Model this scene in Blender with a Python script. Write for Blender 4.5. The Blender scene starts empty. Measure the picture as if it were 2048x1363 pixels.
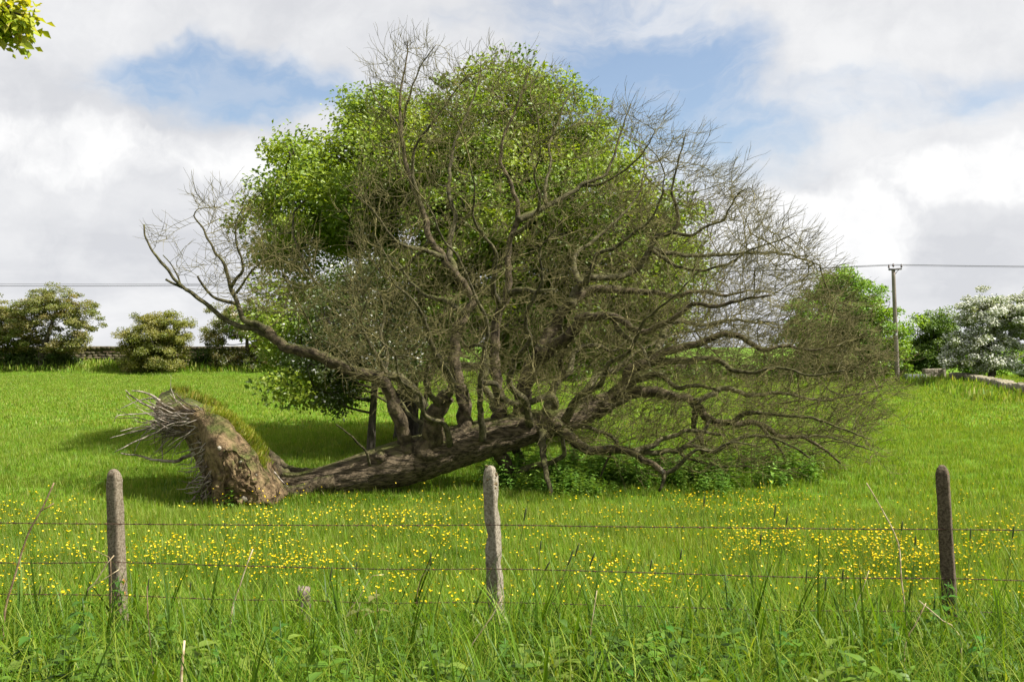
import bpy, math, random
import numpy as np
from mathutils import Vector, Euler, kdtree, noise as mnoise

random.seed(7)
RNG = np.random.default_rng(11)
scene = bpy.context.scene
R = math.radians

# ------------------------------------------------------------------ camera
F = 1991.0            # focal length in pixels of the 2048 px wide photograph
CAMZ = 2.1            # eye height above the meadow (the verge is raised)
HOR = 690.0           # horizon row
cam_data = bpy.data.cameras.new("camera")
cam_data.sensor_width = 36.0
cam_data.lens = 36.0 * F / 2048.0
cam_data.shift_y = (HOR - 681.5) / 2048.0
cam_data.clip_start = 0.05
cam_data.clip_end = 5000
cam = bpy.data.objects.new("camera", cam_data)
cam.location = (0, 0, CAMZ)
cam.rotation_euler = (R(90), 0, 0)
scene.collection.objects.link(cam)
scene.camera = cam

# ------------------------------------------------------------------ sun, exposure
SUN_EL, SUN_ROT = R(52), R(103)        # from the right
sun_dir = Vector((math.cos(SUN_EL) * math.sin(SUN_ROT), math.cos(SUN_EL) * math.cos(SUN_ROT), math.sin(SUN_EL)))
sd = bpy.data.lights.new("sun", 'SUN')
sd.energy = 5.0
sd.angle = R(0.53)
sd.color = (1.0, 0.955, 0.88)
sun = bpy.data.objects.new("sun", sd)
sun.rotation_euler = sun_dir.to_track_quat('Z', 'Y').to_euler()
sun.location = sun_dir * 60
scene.collection.objects.link(sun)
scene.view_settings.view_transform = 'Standard'
scene.view_settings.look = 'None'
scene.view_settings.exposure = 1.3
scene.view_settings.gamma = 1.0
scene.render.engine = 'CYCLES'
scene.cycles.max_bounces = 5
scene.cycles.diffuse_bounces = 3
scene.cycles.glossy_bounces = 2
scene.cycles.transparent_max_bounces = 4
scene.cycles.use_adaptive_sampling = True
scene.cycles.adaptive_threshold = 0.02

# ------------------------------------------------------------------ node helper
class NT:
    def __init__(self, tree):
        self.t = tree
        tree.nodes.clear()
    def n(self, typ, **kw):
        nd = self.t.nodes.new(typ)
        ins = kw.pop('ins', {})
        for k, v in kw.items():
            setattr(nd, k, v)
        for k, v in ins.items():
            s = nd.inputs[k]
            if hasattr(v, 'bl_idname') or isinstance(v, bpy.types.NodeSocket):
                self.t.links.new(v, s)
            else:
                s.default_value = v
        return nd
    def math(self, op, a, b=0.0, c=0.0, clamp=False):
        nd = self.n('ShaderNodeMath', operation=op, use_clamp=clamp)
        for i, v in enumerate((a, b, c)):
            if isinstance(v, bpy.types.NodeSocket):
                self.t.links.new(v, nd.inputs[i])
            else:
                nd.inputs[i].default_value = v
        return nd.outputs[0]
    def vmath(self, op, a, b=(0, 0, 0)):
        nd = self.n('ShaderNodeVectorMath', operation=op)
        for i, v in enumerate((a, b)):
            if isinstance(v, bpy.types.NodeSocket):
                self.t.links.new(v, nd.inputs[i])
            else:
                nd.inputs[i].default_value = v
        return nd.outputs['Value'] if op in ('LENGTH', 'DOT_PRODUCT', 'DISTANCE') else nd.outputs[0]
    def mix(self, fac, a, b, blend='MIX'):
        nd = self.n('ShaderNodeMix', data_type='RGBA', blend_type=blend)
        for s, v in ((nd.inputs[0], fac), (nd.inputs[6], a), (nd.inputs[7], b)):
            if isinstance(v, bpy.types.NodeSocket):
                self.t.links.new(v, s)
            else:
                s.default_value = v if not isinstance(v, tuple) or len(v) == 4 else (*v, 1)
        return nd.outputs[2]
    def noise(self, vec, scale, detail=4, rough=0.55, dist=0.0):
        nd = self.n('ShaderNodeTexNoise', ins={'Scale': scale, 'Detail': detail, 'Roughness': rough, 'Distortion': dist})
        if vec is not None:
            self.t.links.new(vec, nd.inputs['Vector'])
        return nd.outputs['Fac']
    def ramp(self, fac, lo, hi):
        nd = self.n('ShaderNodeMapRange', interpolation_type='SMOOTHSTEP')
        self.t.links.new(fac, nd.inputs[0])
        nd.inputs[1].default_value = lo
        nd.inputs[2].default_value = hi
        return nd.outputs[0]

# ------------------------------------------------------------------ world: blue sky with drifting cloud
world = bpy.data.worlds.new("World")
scene.world = world
world.use_nodes = True
W = NT(world.node_tree)
out = W.n('ShaderNodeOutputWorld')
sky = W.n('ShaderNodeTexSky', sky_type='NISHITA', sun_disc=False, sun_elevation=SUN_EL, sun_rotation=SUN_ROT,
          air_density=1.0, dust_density=1.3, ozone_density=1.0)
tc = W.n('ShaderNodeTexCoord')
D = tc.outputs['Generated']
sep = W.n('ShaderNodeSeparateXYZ', ins={0: D})
zc = W.math('ADD', W.math('MAXIMUM', sep.outputs[2], 0.0), 0.22)
comb = W.n('ShaderNodeCombineXYZ', ins={0: W.math('DIVIDE', sep.outputs[0], zc), 1: W.math('DIVIDE', sep.outputs[1], zc), 2: 0.0})
P2 = comb.outputs[0]
n1 = W.noise(P2, 0.85, 7, 0.55, 0.6)
n2 = W.noise(W.vmath('ADD', P2, (13.1, 4.2, 2.0)), 2.6, 6, 0.55, 0.3)
wob = W.n('ShaderNodeTexNoise', ins={'Vector': D, 'Scale': 5.0, 'Detail': 5.0, 'Roughness': 0.6})
wv = W.vmath('MULTIPLY', W.vmath('SUBTRACT', wob.outputs['Color'], (0.5, 0.5, 0.5)), (0.22, 0.0, 0.13))
DW = W.vmath('ADD', D, wv)
def skydir(u, v):
    d = Vector(((u - 1024) / F, 1.0, (HOR - v) / F)).normalized()
    return (d.x, d.y, d.z)
def blob(u, v, ru, rv, soft=0.0):
    """1 in the middle of an elliptical patch of sky, 0 outside"""
    q = W.vmath('MULTIPLY', W.vmath('SUBTRACT', DW, skydir(u, v)), (F / ru, 1.0, F / rv))
    return W.ramp(W.vmath('LENGTH', q), 1.35, 0.35 - soft)
def blob_tilt(u, v, ru, rv, k):
    q0 = W.vmath('SUBTRACT', DW, skydir(u, v))
    s = W.n('ShaderNodeSeparateXYZ', ins={0: q0})
    z2 = W.math('SUBTRACT', s.outputs[2], W.math('MULTIPLY', s.outputs[0], k))
    c = W.n('ShaderNodeCombineXYZ', ins={0: s.outputs[0], 1: s.outputs[1], 2: z2})
    q = W.vmath('MULTIPLY', c.outputs[0], (F / ru, 1.0, F / rv))
    return W.ramp(W.vmath('LENGTH', q), 1.35, 0.3)
streak = W.ramp(W.noise(W.vmath('MULTIPLY', DW, (3.0, 1.0, 9.0)), 2.2, 7, 0.62), 0.34, 0.62)
holes = W.math('MAXIMUM', W.math('MULTIPLY', blob(480, 180, 330, 75), 1.0),
        W.math('MAXIMUM', W.math('MULTIPLY', blob_tilt(1310, 190, 320, 175, -0.35), 1.0),
        W.math('MAXIMUM', W.math('MULTIPLY', blob(1190, 30, 300, 70), 0.65),
                          W.math('MULTIPLY', blob_tilt(1640, 230, 480, 60, 0.12), 0.55))))
holes = W.math('MULTIPLY', holes, W.math('SUBTRACT', 1.08, W.math('MULTIPLY', streak, 0.42)))
cover = W.ramp(n1, 0.20, 0.42)                    # mostly overcast away from the gaps
cover = W.math('MULTIPLY', cover, W.math('SUBTRACT', 1.0, holes))
cover = W.math('ADD', cover, W.math('MULTIPLY', W.math('SUBTRACT', n2, 0.5), 0.35))
cover = W.math('ADD', 0.08, W.math('MULTIPLY', W.ramp(cover, 0.05, 0.85), 0.92))
n3 = W.noise(DW, 7.0, 8, 0.62)
shade = W.math('ADD', W.math('MULTIPLY', W.ramp(n2, 0.32, 0.66), 0.45), W.math('MULTIPLY', W.ramp(n3, 0.36, 0.64), 0.55))
cumb = W.math('MAXIMUM', blob(1640, 445, 240, 85), W.math('MAXIMUM', W.math('MULTIPLY', blob(1960, 330, 200, 70), 0.8), W.math('MULTIPLY', blob(250, 300, 420, 70), 0.7)))
cum = W.ramp(W.math('ADD', cumb, W.math('MULTIPLY', W.math('SUBTRACT', n3, 0.5), 1.5)), 0.30, 0.90)
dark = W.math('MAXIMUM', W.math('MULTIPLY', blob(1960, 510, 200, 120), 1.0), W.math('MAXIMUM', W.math('MULTIPLY', blob(60, 190, 330, 55), 0.7), W.math('MULTIPLY', blob(200, 500, 420, 70), 0.6)))
shade = W.math('SUBTRACT', W.math('ADD', W.math('MULTIPLY', shade, 0.8), W.math('MULTIPLY', cum, 0.85)), W.math('MULTIPLY', dark, 0.38))
shade = W.math('MINIMUM', W.math('MAXIMUM', shade, 0.0), 1.25)
ccol = W.mix(W.math('DIVIDE', shade, 1.25), (0.70, 0.712, 0.748), (1.02, 1.02, 1.02))
bg_sky = W.n('ShaderNodeBackground', ins={'Color': sky.outputs[0], 'Strength': 0.066})
bg_cld = W.n('ShaderNodeBackground', ins={'Color': ccol, 'Strength': 0.41})
ms = W.n('ShaderNodeMixShader', ins={0: cover})
world.node_tree.links.new(bg_sky.outputs[0], ms.inputs[1])
world.node_tree.links.new(bg_cld.outputs[0], ms.inputs[2])
world.node_tree.links.new(ms.outputs[0], out.inputs[0])

# ------------------------------------------------------------------ materials
def new_mat(name):
    m = bpy.data.materials.new(name)
    m.use_nodes = True
    return m, NT(m.node_tree)

def leafy(name, tint=(1, 1, 1), trans=0.42, gloss=0.06, rough=0.45, patch=0.0, patch_col=(0.2, 0.22, 0.03), vary=0.35, tr_tint=(1.25, 1.15, 0.45)):
    """thin plant tissue: diffuse + translucent + a little sheen, colour from the mesh"""
    m, N = new_mat(name)
    o = N.n('ShaderNodeOutputMaterial')
    at = N.n('ShaderNodeAttribute', attribute_name='Col')
    oi = N.n('ShaderNodeObjectInfo')
    k = N.math('ADD', 1.0 - vary / 2, N.math('MULTIPLY', oi.outputs['Random'], vary))
    kc = N.n('ShaderNodeCombineXYZ', ins={0: k, 1: k, 2: k})
    c = N.mix(1.0, at.outputs['Color'], (*tint, 1), 'MULTIPLY')
    c = N.mix(1.0, c, kc.outputs[0], 'MULTIPLY')
    if patch > 0:
        geo = N.n('ShaderNodeNewGeometry')
        pn = N.noise(geo.outputs['Position'], 0.55, 4, 0.6)
        c = N.mix(N.math('MULTIPLY', N.ramp(pn, 0.4, 0.7), patch), c, (*patch_col, 1))
        pn2 = N.noise(N.vmath('ADD', geo.outputs['Position'], (31.0, 7.0, 0.0)), 1.1, 5, 0.65)
        c = N.mix(N.math('MULTIPLY', N.ramp(pn2, 0.52, 0.72), 0.55), c, (0.062, 0.125, 0.018, 1))
    d = N.n('ShaderNodeBsdfDiffuse', ins={'Color': c})
    tcx = N.mix(1.0, c, (*tr_tint, 1), 'MULTIPLY')
    t = N.n('ShaderNodeBsdfTranslucent', ins={'Color': tcx})
    mx = N.n('ShaderNodeMixShader', ins={0: trans, 1: d.outputs[0], 2: t.outputs[0]})
    g = N.n('ShaderNodeBsdfGlossy', ins={'Color': (1, 1, 1, 1), 'Roughness': rough})
    m2 = N.n('ShaderNodeMixShader', ins={0: gloss, 1: mx.outputs[0], 2: g.outputs[0]})
    N.t.links.new(m2.outputs[0], o.inputs[0])
    return m

def solid(name, c1, c2, scale=6.0, detail=6, rough=0.85, bump=0.3, bscale=30.0, stretch=(1, 1, 1), moss=None, moss_lo=0.35, moss_hi=0.75, extra=None, lo=0.35, hi=0.65, metallic=0.0, bdist=0.02):
    ALB = 0.80
    c1, c2 = [tuple(q * ALB for q in k) for k in (c1, c2)]
    moss = moss and tuple(q * ALB for q in moss)
    extra = extra and (tuple(q * ALB for q in extra[0]), *extra[1:])
    m, N = new_mat(name)
    o = N.n('ShaderNodeOutputMaterial')
    b = N.n('ShaderNodeBsdfPrincipled', ins={'Roughness': rough, 'Metallic': metallic})
    b.inputs['Specular IOR Level'].default_value = 0.25
    tcx = N.n('ShaderNodeTexCoord')
    mp = N.n('ShaderNodeMapping', ins={0: tcx.outputs['Object'], 3: stretch})
    V = mp.outputs[0]
    c = N.mix(N.ramp(N.noise(V, scale, detail, 0.6), lo, hi), (*c1, 1), (*c2, 1))
    if extra:
        c = N.mix(N.ramp(N.noise(V, extra[1], 5, 0.65), extra[2], extra[2] + 0.1), c, (*extra[0], 1))
    if moss:
        geo = N.n('ShaderNodeNewGeometry')
        sz = N.n('ShaderNodeSeparateXYZ', ins={0: geo.outputs['Normal']})
        f = N.math('ADD', sz.outputs[2], N.math('MULTIPLY', N.math('SUBTRACT', N.noise(tcx.outputs['Object'], 4.0, 6, 0.65), 0.5), 2.0))
        c = N.mix(N.ramp(f, moss_lo, moss_hi), c, (*moss, 1))
    N.t.links.new(c, b.inputs['Base Color'])
    bp = N.n('ShaderNodeBump', ins={'Strength': bump, 'Distance': bdist, 'Height': N.noise(V, bscale, 6, 0.65)})
    N.t.links.new(bp.outputs[0], b.inputs['Normal'])
    N.t.links.new(b.outputs[0], o.inputs[0])
    return m

M = {}
M['bark'] = solid('oak_bark', (0.034, 0.025, 0.013), (0.145, 0.112, 0.064), 9, 8, 0.9, 0.9, 26, (1, 1, 1), (0.085, 0.095, 0.02), 0.55, 1.25, ((0.25, 0.24, 0.19), 7, 0.66), bdist=0.03)
M['bole'] = solid('furrowed_bole', (0.034, 0.025, 0.014), (0.21, 0.16, 0.10), 34, 5, 0.9, 1.0, 50, (0.15, 1, 1), (0.10, 0.11, 0.022), 0.45, 1.15, None, bdist=0.045)
M['limb'] = solid('limb_bark', (0.036, 0.031, 0.015), (0.135, 0.118, 0.060), 14, 6, 0.9, 0.7, 40, (1, 1, 1), (0.095, 0.098, 0.026), 0.30, 1.1, ((0.18, 0.17, 0.10), 11, 0.66))
M['twig'] = solid('lichened_twig', (0.055, 0.049, 0.015), (0.205, 0.178, 0.066), 5, 4, 0.85, 0.0, 30)
M['root'] = solid('dry_root', (0.20, 0.155, 0.115), (0.46, 0.40, 0.33), 12, 5, 0.85, 0.4, 60)
M['darkroot'] = solid('damp_root', (0.05, 0.035, 0.025), (0.17, 0.13, 0.10), 12, 5, 0.85, 0.4, 60)
M['soil'] = solid('torn_soil', (0.085, 0.055, 0.026), (0.29, 0.20, 0.105), 9, 8, 0.95, 1.0, 14, (1, 1, 1), (0.10, 0.12, 0.025), 0.35, 1.1, ((0.40, 0.34, 0.26), 13, 0.70), bdist=0.06)
M['concrete'] = solid('weathered_concrete', (0.105, 0.080, 0.050), (0.25, 0.21, 0.15), 75, 8, 0.95, 0.8, 120, (1, 1, 1), None, extra=((0.30, 0.28, 0.22), 38, 0.62), bdist=0.006)
M['concrete_pale'] = solid('pale_concrete', (0.15, 0.125, 0.085), (0.34, 0.30, 0.23), 60, 8, 0.95, 0.8, 110, (1, 1, 1), None, extra=((0.10, 0.075, 0.05), 9, 0.60), bdist=0.006)
M['concrete_dark'] = solid('dark_concrete', (0.055, 0.040, 0.024), (0.15, 0.115, 0.075), 70, 8, 0.95, 0.8, 110, (1, 1, 1), None, extra=((0.22, 0.19, 0.13), 45, 0.66), bdist=0.006)
M['lichen'] = solid('orange_lichen', (0.33, 0.14, 0.03), (0.45, 0.26, 0.06), 60, 4, 0.95, 0.6, 150)
M['oldwood'] = solid('grey_wood', (0.10, 0.075, 0.055), (0.36, 0.29, 0.24), 30, 6, 0.9, 0.8, 60, (1, 1, 0.15))
M['wire'] = solid('rusty_wire', (0.030, 0.020, 0.014), (0.11, 0.055, 0.03), 20, 4, 0.7, 0.2, 80)
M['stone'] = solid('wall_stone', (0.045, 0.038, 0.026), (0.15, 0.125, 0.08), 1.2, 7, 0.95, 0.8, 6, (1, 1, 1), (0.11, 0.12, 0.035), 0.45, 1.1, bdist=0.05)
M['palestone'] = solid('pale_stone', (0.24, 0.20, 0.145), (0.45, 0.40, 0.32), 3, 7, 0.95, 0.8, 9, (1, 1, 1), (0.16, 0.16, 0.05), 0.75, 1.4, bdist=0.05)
M['pole'] = solid('pole_wood', (0.17, 0.14, 0.11), (0.30, 0.26, 0.22), 3, 5, 0.9, 0.4, 30, (6, 6, 0.5))
M['iron'] = solid('dark_iron', (0.04, 0.04, 0.042), (0.10, 0.095, 0.09), 8, 3, 0.6, 0.1, 30)
M['ceramic'] = solid('brown_ceramic', (0.05, 0.03, 0.025), (0.09, 0.06, 0.05), 8, 2, 0.3, 0.0, 30)
M['linewire'] = solid('line_wire', (0.05, 0.05, 0.055), (0.08, 0.08, 0.085), 1, 2, 0.5, 0.0, 30)
M['treebark'] = solid('tree_bark', (0.045, 0.037, 0.028), (0.13, 0.11, 0.085), 8, 6, 0.9, 0.8, 25, (3, 3, 0.6), bdist=0.03)
M['straw'] = solid('dry_straw', (0.34, 0.24, 0.13), (0.62, 0.52, 0.34), 20, 4, 0.8, 0.2, 60)
M['drybrown'] = solid('brown_stem', (0.16, 0.10, 0.055), (0.34, 0.24, 0.14), 20, 4, 0.8, 0.2, 60)
M['plough'] = solid('ploughed_soil', (0.20, 0.12, 0.075), (0.33, 0.22, 0.14), 0.6, 5, 0.95, 0.3, 3, (1, 6, 1))
M['rope'] = solid('blue_bar', (0.36, 0.39, 0.40), (0.50, 0.52, 0.52), 3, 4, 0.7, 0.2, 20)
M['carpaint'] = solid('silver_paint', (0.45, 0.46, 0.48), (0.52, 0.53, 0.55), 2, 2, 0.3, 0.0, 30, metallic=0.4)
M['glass'] = solid('car_glass', (0.02, 0.025, 0.03), (0.03, 0.035, 0.04), 2, 2, 0.08, 0.0, 30)
M['rubber'] = solid('tyre_rubber', (0.018, 0.018, 0.018), (0.03, 0.03, 0.03), 9, 2, 0.8, 0.1, 30)
M['hub'] = solid('alloy_hub', (0.35, 0.35, 0.36), (0.5, 0.5, 0.5), 9, 2, 0.4, 0.0, 30, metallic=0.6)
M['lamp'] = solid('lamp_glass', (0.55, 0.57, 0.6), (0.7, 0.7, 0.72), 9, 2, 0.1, 0.0, 30)
M['field_grass'] = leafy('meadow_grass_blades', (1.25, 1.27, 0.97), 0.45, 0.012, 0.5, 0.35, (0.23, 0.27, 0.035))
M['tall_grass'] = leafy('tall_grass_blades', (1.05, 1.05, 0.85), 0.45, 0.008, 0.45, 0.0)
M['weed'] = leafy('weed_leaf', (0.88, 0.92, 0.8), 0.40, 0.02, 0.45)
M['leaf'] = leafy('tree_leaf', (1.16, 1.22, 0.95), 0.45, 0.02, 0.45)
M['nettle'] = leafy('nettle_leaf', (1.5, 1.5, 1.3), 0.45, 0.02, 0.45)
M['blossom'] = leafy('may_blossom', (1, 1, 1), 0.35, 0.0, 0.5, tr_tint=(1, 1, .95), vary=0.05)
M['petal'] = leafy('buttercup', (.9, .9, .9), 0.20, 0.012, 0.35, vary=0.2, tr_tint=(1.0, 0.9, 0.3))

# ground sheet material
m, N = new_mat('meadow_turf')
o = N.n('ShaderNodeOutputMaterial')
b = N.n('ShaderNodeBsdfPrincipled', ins={'Roughness': 0.95})
b.inputs['Specular IOR Level'].default_value = 0.1
geo = N.n('ShaderNodeNewGeometry')
pos = geo.outputs['Position']
c = N.mix(N.ramp(N.noise(pos, 0.35, 6, 0.6), 0.35, 0.65), (0.075, 0.155, 0.009, 1), (0.115, 0.20, 0.014, 1))
c = N.mix(N.math('MULTIPLY', N.ramp(N.noise(pos, 7.0, 5, 0.7), 0.4, 0.75), 0.6), c, (0.06, 0.10, 0.010, 1))
N.t.links.new(c, b.inputs['Base Color'])
bp = N.n('ShaderNodeBump', ins={'Strength': 0.8, 'Distance': 0.06, 'Height': N.noise(pos, 11.0, 6, 0.7)})
N.t.links.new(bp.outputs[0], b.inputs['Normal'])
N.t.links.new(b.outputs[0], o.inputs[0])
M['turf'] = m

# ------------------------------------------------------------------ mesh helpers
def link(o, parent=None):
    scene.collection.objects.link(o)
    if parent is not None:
        o.parent = parent
    return o

def tag(o, label=None, cat=None, group=None, kind=None):
    if label: o['label'] = label
    if cat: o['category'] = cat
    if group: o['group'] = group
    if kind: o['kind'] = kind
    return o

def mesh_np(name, V, Q, mat, col=None, smooth=False):
    """mesh from numpy vertices and one (m,3) or (m,4) face array, or a list of both"""
    V = np.asarray(V, dtype=np.float32)
    Qs = [np.asarray(q, dtype=np.int32) for q in (Q if isinstance(Q, (list, tuple)) else [Q]) if len(q)]
    me = bpy.data.meshes.new(name)
    me.vertices.add(len(V))
    me.vertices.foreach_set('co', V.ravel())
    loops = np.concatenate([q.ravel() for q in Qs])
    tot = np.concatenate([np.full(len(q), q.shape[1], np.int32) for q in Qs])
    st = np.concatenate(([0], np.cumsum(tot)[:-1])).astype(np.int32)
    me.loops.add(len(loops))
    me.loops.foreach_set('vertex_index', loops)
    me.polygons.add(len(tot))
    me.polygons.foreach_set('loop_start', st)
    me.polygons.foreach_set('loop_total', tot)
    if smooth:
        me.polygons.foreach_set('use_smooth', np.ones(len(tot), dtype=bool))
    if col is not None:
        a = me.attributes.new('Col', 'FLOAT_COLOR', 'POINT')
        c4 = np.ones((len(V), 4), dtype=np.float32)
        c4[:, :3] = col
        a.data.foreach_set('color', c4.ravel())
    me.update(calc_edges=True)
    me.validate()
    me.materials.append(mat)
    return me

def obj(name, me, parent=None):
    return link(bpy.data.objects.new(name, me), parent)

def empty(name, loc, label, cat, group=None):
    o = bpy.data.objects.new(name, None)
    o.location = loc
    o.empty_display_size = 0.2
    link(o)
    return tag(o, label, cat, group)

def to_local(me_owner_loc, V):
    return np.asarray(V) - np.asarray(me_owner_loc)

class Tubes:
    """collects tapering tubes; all points are world points"""
    def __init__(self, origin=(0, 0, 0)):
        self.V, self.Q, self.T, self.n, self.o = [], [], [], 0, np.array(origin, dtype=float)
    def add(self, pts, rad, sides=6, cap=True, bumpf=None):
        P = np.asarray(pts, dtype=float)
        r = np.asarray(rad, dtype=float)
        if r.ndim == 0:
            r = np.full(len(P), float(r))
        n = len(P)
        if n < 2:
            return
        T = np.empty_like(P)
        T[1:-1] = P[2:] - P[:-2]
        T[0] = P[1] - P[0]
        T[-1] = P[-1] - P[-2]
        T /= np.maximum(np.linalg.norm(T, axis=1, keepdims=True), 1e-9)
        ref = np.array((0.0, 0.0, 1.0)) if abs(T[0][2]) < 0.9 else np.array((1.0, 0, 0))
        U = np.empty_like(P)
        u = np.cross(ref, T[0]); u /= np.linalg.norm(u)
        for i in range(n):
            u = u - T[i] * np.dot(u, T[i])
            l = np.linalg.norm(u)
            if l < 1e-6:
                u = np.cross(np.array((0.3, 0.7, 0.2)), T[i]); l = np.linalg.norm(u)
            u = u / l
            U[i] = u
        B = np.cross(T, U)
        a = np.arange(sides) * (2 * np.pi / sides)
        rr = r[:, None] * np.ones((1, sides))
        if bumpf is not None:
            rr = bumpf(rr, P, a)
        ring = P[:, None, :] + rr[..., None] * (np.cos(a)[None, :, None] * U[:, None, :] + np.sin(a)[None, :, None] * B[:, None, :])
        self.V.append(ring.reshape(-1, 3) - self.o)
        i0 = self.n
        idx = i0 + np.arange(n * sides).reshape(n, sides)
        A = idx[:-1]; Bn = idx[1:]
        q = np.stack([A, np.roll(A, -1, 1), np.roll(Bn, -1, 1), Bn], axis=-1).reshape(-1, 4)
        self.Q.append(q)
        self.n += n * sides
        if cap:
            for ringi, rev in ((idx[0], True), (idx[-1], False)):
                c = self.n
                self.V.append((P[0] if rev else P[-1])[None, :] - self.o)
                self.n += 1
                nx = np.roll(ringi, -1)
                t = np.stack([nx, ringi, np.full(sides, c)], -1) if rev else np.stack([ringi, nx, np.full(sides, c)], -1)
                self.T.append(t)
    def mesh(self, name, mat, smooth=True):
        qs = [np.concatenate(self.Q)]
        if self.T:
            qs.append(np.concatenate(self.T))
        return mesh_np(name, np.concatenate(self.V), qs, mat, smooth=smooth)

def catmull(P, step):
    P = np.asarray(P, dtype=float)
    if len(P) < 3:
        n = max(2, int(np.linalg.norm(P[-1][:3] - P[0][:3]) / step) + 1)
        t = np.linspace(0, 1, n)[:, None]
        return P[0] * (1 - t) + P[-1] * t
    E = np.vstack([2 * P[0] - P[1], P, 2 * P[-1] - P[-2]])
    outp = []
    for i in range(1, len(E) - 2):
        p0, p1, p2, p3 = E[i - 1], E[i], E[i + 1], E[i + 2]
        n = max(1, int(np.linalg.norm(p2[:3] - p1[:3]) / step))
        for k in range(n):
            t = k / n
            outp.append(0.5 * ((2 * p1) + (-p0 + p2) * t + (2 * p0 - 5 * p1 + 4 * p2 - p3) * t * t + (-p0 + 3 * p1 - 3 * p2 + p3) * t ** 3))
    outp.append(P[-1])
    return np.array(outp)

def px(u, v, d):
    return np.array(((u - 1024) / F * d, d, CAMZ + (HOR - v) / F * d))

def sstep(a, b, x):
    t = np.clip((x - a) / (b - a), 0, 1)
    return t * t * (3 - 2 * t)

def ground(x, y):
    """height of the land"""
    x = np.asarray(x, dtype=float); y = np.asarray(y, dtype=float)
    z = 0.46 * (1 - sstep(3.6, 7.0, y))                                   # road verge
    z = z + 0.03 * np.sin(x * 0.9 + 1.3) * np.sin(y * 0.7) * sstep(7, 12, y)
    z = z + 0.10 * np.sin(x * 0.13 + 2.0) * np.sin(y * 0.16 + 0.5) * sstep(16, 34, y)
    z = z + 0.62 * sstep(64, 71, y) * (1 - sstep(-14, -6, x)) * (1 - sstep(82, 95, y))  # bank under the left wall
    z = z - 3.0 * sstep(95, 300, y)
    return z

def gz(x, y):
    return float(ground(x, y))

# ------------------------------------------------------------------ land
xs = np.concatenate([-np.geomspace(1200, 30, 26), np.linspace(-29, 29, 100), np.geomspace(30, 1200, 26)])
ys = np.concatenate([np.linspace(-30, 2, 14), np.linspace(2.4, 20, 60), np.linspace(20.6, 100, 110), np.geomspace(104, 2500, 36)])
X, Y = np.meshgrid(xs, ys)
Z = ground(X, Y)
V = np.stack([X, Y, Z], -1).reshape(-1, 3)
nx, ny = len(xs), len(ys)
I = np.arange(nx * ny).reshape(ny, nx)
Q = np.stack([I[:-1, :-1], I[:-1, 1:], I[1:, 1:], I[1:, :-1]], -1).reshape(-1, 4)
land = tag(obj('ground', mesh_np('ground', V, Q, M['turf'], smooth=True)), 'green meadow ground running back to the field walls', 'ground', kind='structure')

# a brown field on the rise beyond the left wall
xs2 = np.linspace(-75, -16, 40); ys2 = np.linspace(95, 150, 14)
X, Y = np.meshgrid(xs2, ys2)
hump = sstep(95, 125, Y) * (1 - 0.55 * sstep(-42, -60, X)) * (1 - 0.8 * sstep(-30, -18, X))
Z = ground(X, Y) - 0.4 + hump * (2.75 + 0.25 * np.sin(X * 0.2))
V = np.stack([X, Y, Z], -1).reshape(-1, 3)
I = np.arange(X.size).reshape(X.shape)
Q = np.stack([I[:-1, :-1], I[:-1, 1:], I[1:, 1:], I[1:, :-1]], -1).reshape(-1, 4)
tag(obj('ploughed_field', mesh_np('ploughed_field', V, Q, M['plough'], smooth=True)), 'brown ploughed field rising behind the left stone wall', 'field', kind='structure')

# ------------------------------------------------------------------ leaves and blades
def unit(v):
    return v / np.maximum(np.linalg.norm(v, axis=-1, keepdims=True), 1e-9)

def rand_unit(n):
    return unit(RNG.normal(size=(n, 3)))

def leaf_cards(P, A, Nn, L, Wd, fold=0.25, droop=0.15):
    """pointed leaf outlines with a folded midrib: P base, A axis, Nn normal, L length, Wd half width"""
    n = len(P)
    S = unit(np.cross(A, Nn)); Nn = unit(np.cross(S, A))
    L = L[:, None]; Wd = Wd[:, None]
    v0 = P
    mid = P + A * L * 0.5 + Nn * L * 0.04
    vl = mid + S * Wd + Nn * Wd * fold
    vr = mid - S * Wd + Nn * Wd * fold
    vt = P + A * L - Nn * L * droop
    V = np.stack([v0, vl, vt, vr], 1).reshape(-1, 3)
    i = np.arange(n) * 4
    T = np.concatenate([np.stack([i, i + 2, i + 1], -1), np.stack([i, i + 3, i + 2], -1)])
    return V, T

def leaf_hex(P, A, Nn, L, Wd, fold=0.25, droop=0.2):
    n = len(P)
    S = unit(np.cross(A, Nn)); Nn = unit(np.cross(S, A))
    L = L[:, None]; Wd = Wd[:, None]
    def at(t, w):
        c = P + A * L * t - Nn * L * droop * t * t
        return c + S * Wd * w + Nn * abs(w) * Wd * fold
    V = np.stack([P, at(.22, .85), at(.5, 1.0), at(.78, .55), at(1, 0), at(.78, -.55), at(.5, -1.0), at(.22, -.85), at(.35, 0), at(.7, 0)], 1).reshape(-1, 3)
    i = np.arange(n) * 10
    T = np.concatenate([np.stack([i + a, i + b, i + c], -1) for a, b, c in ((0, 8, 1), (1, 8, 2), (2, 8, 9), (2, 9, 3), (3, 9, 4), (4, 9, 5), (5, 9, 6), (6, 9, 8), (6, 8, 7), (7, 8, 0))])
    return V, T

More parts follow.
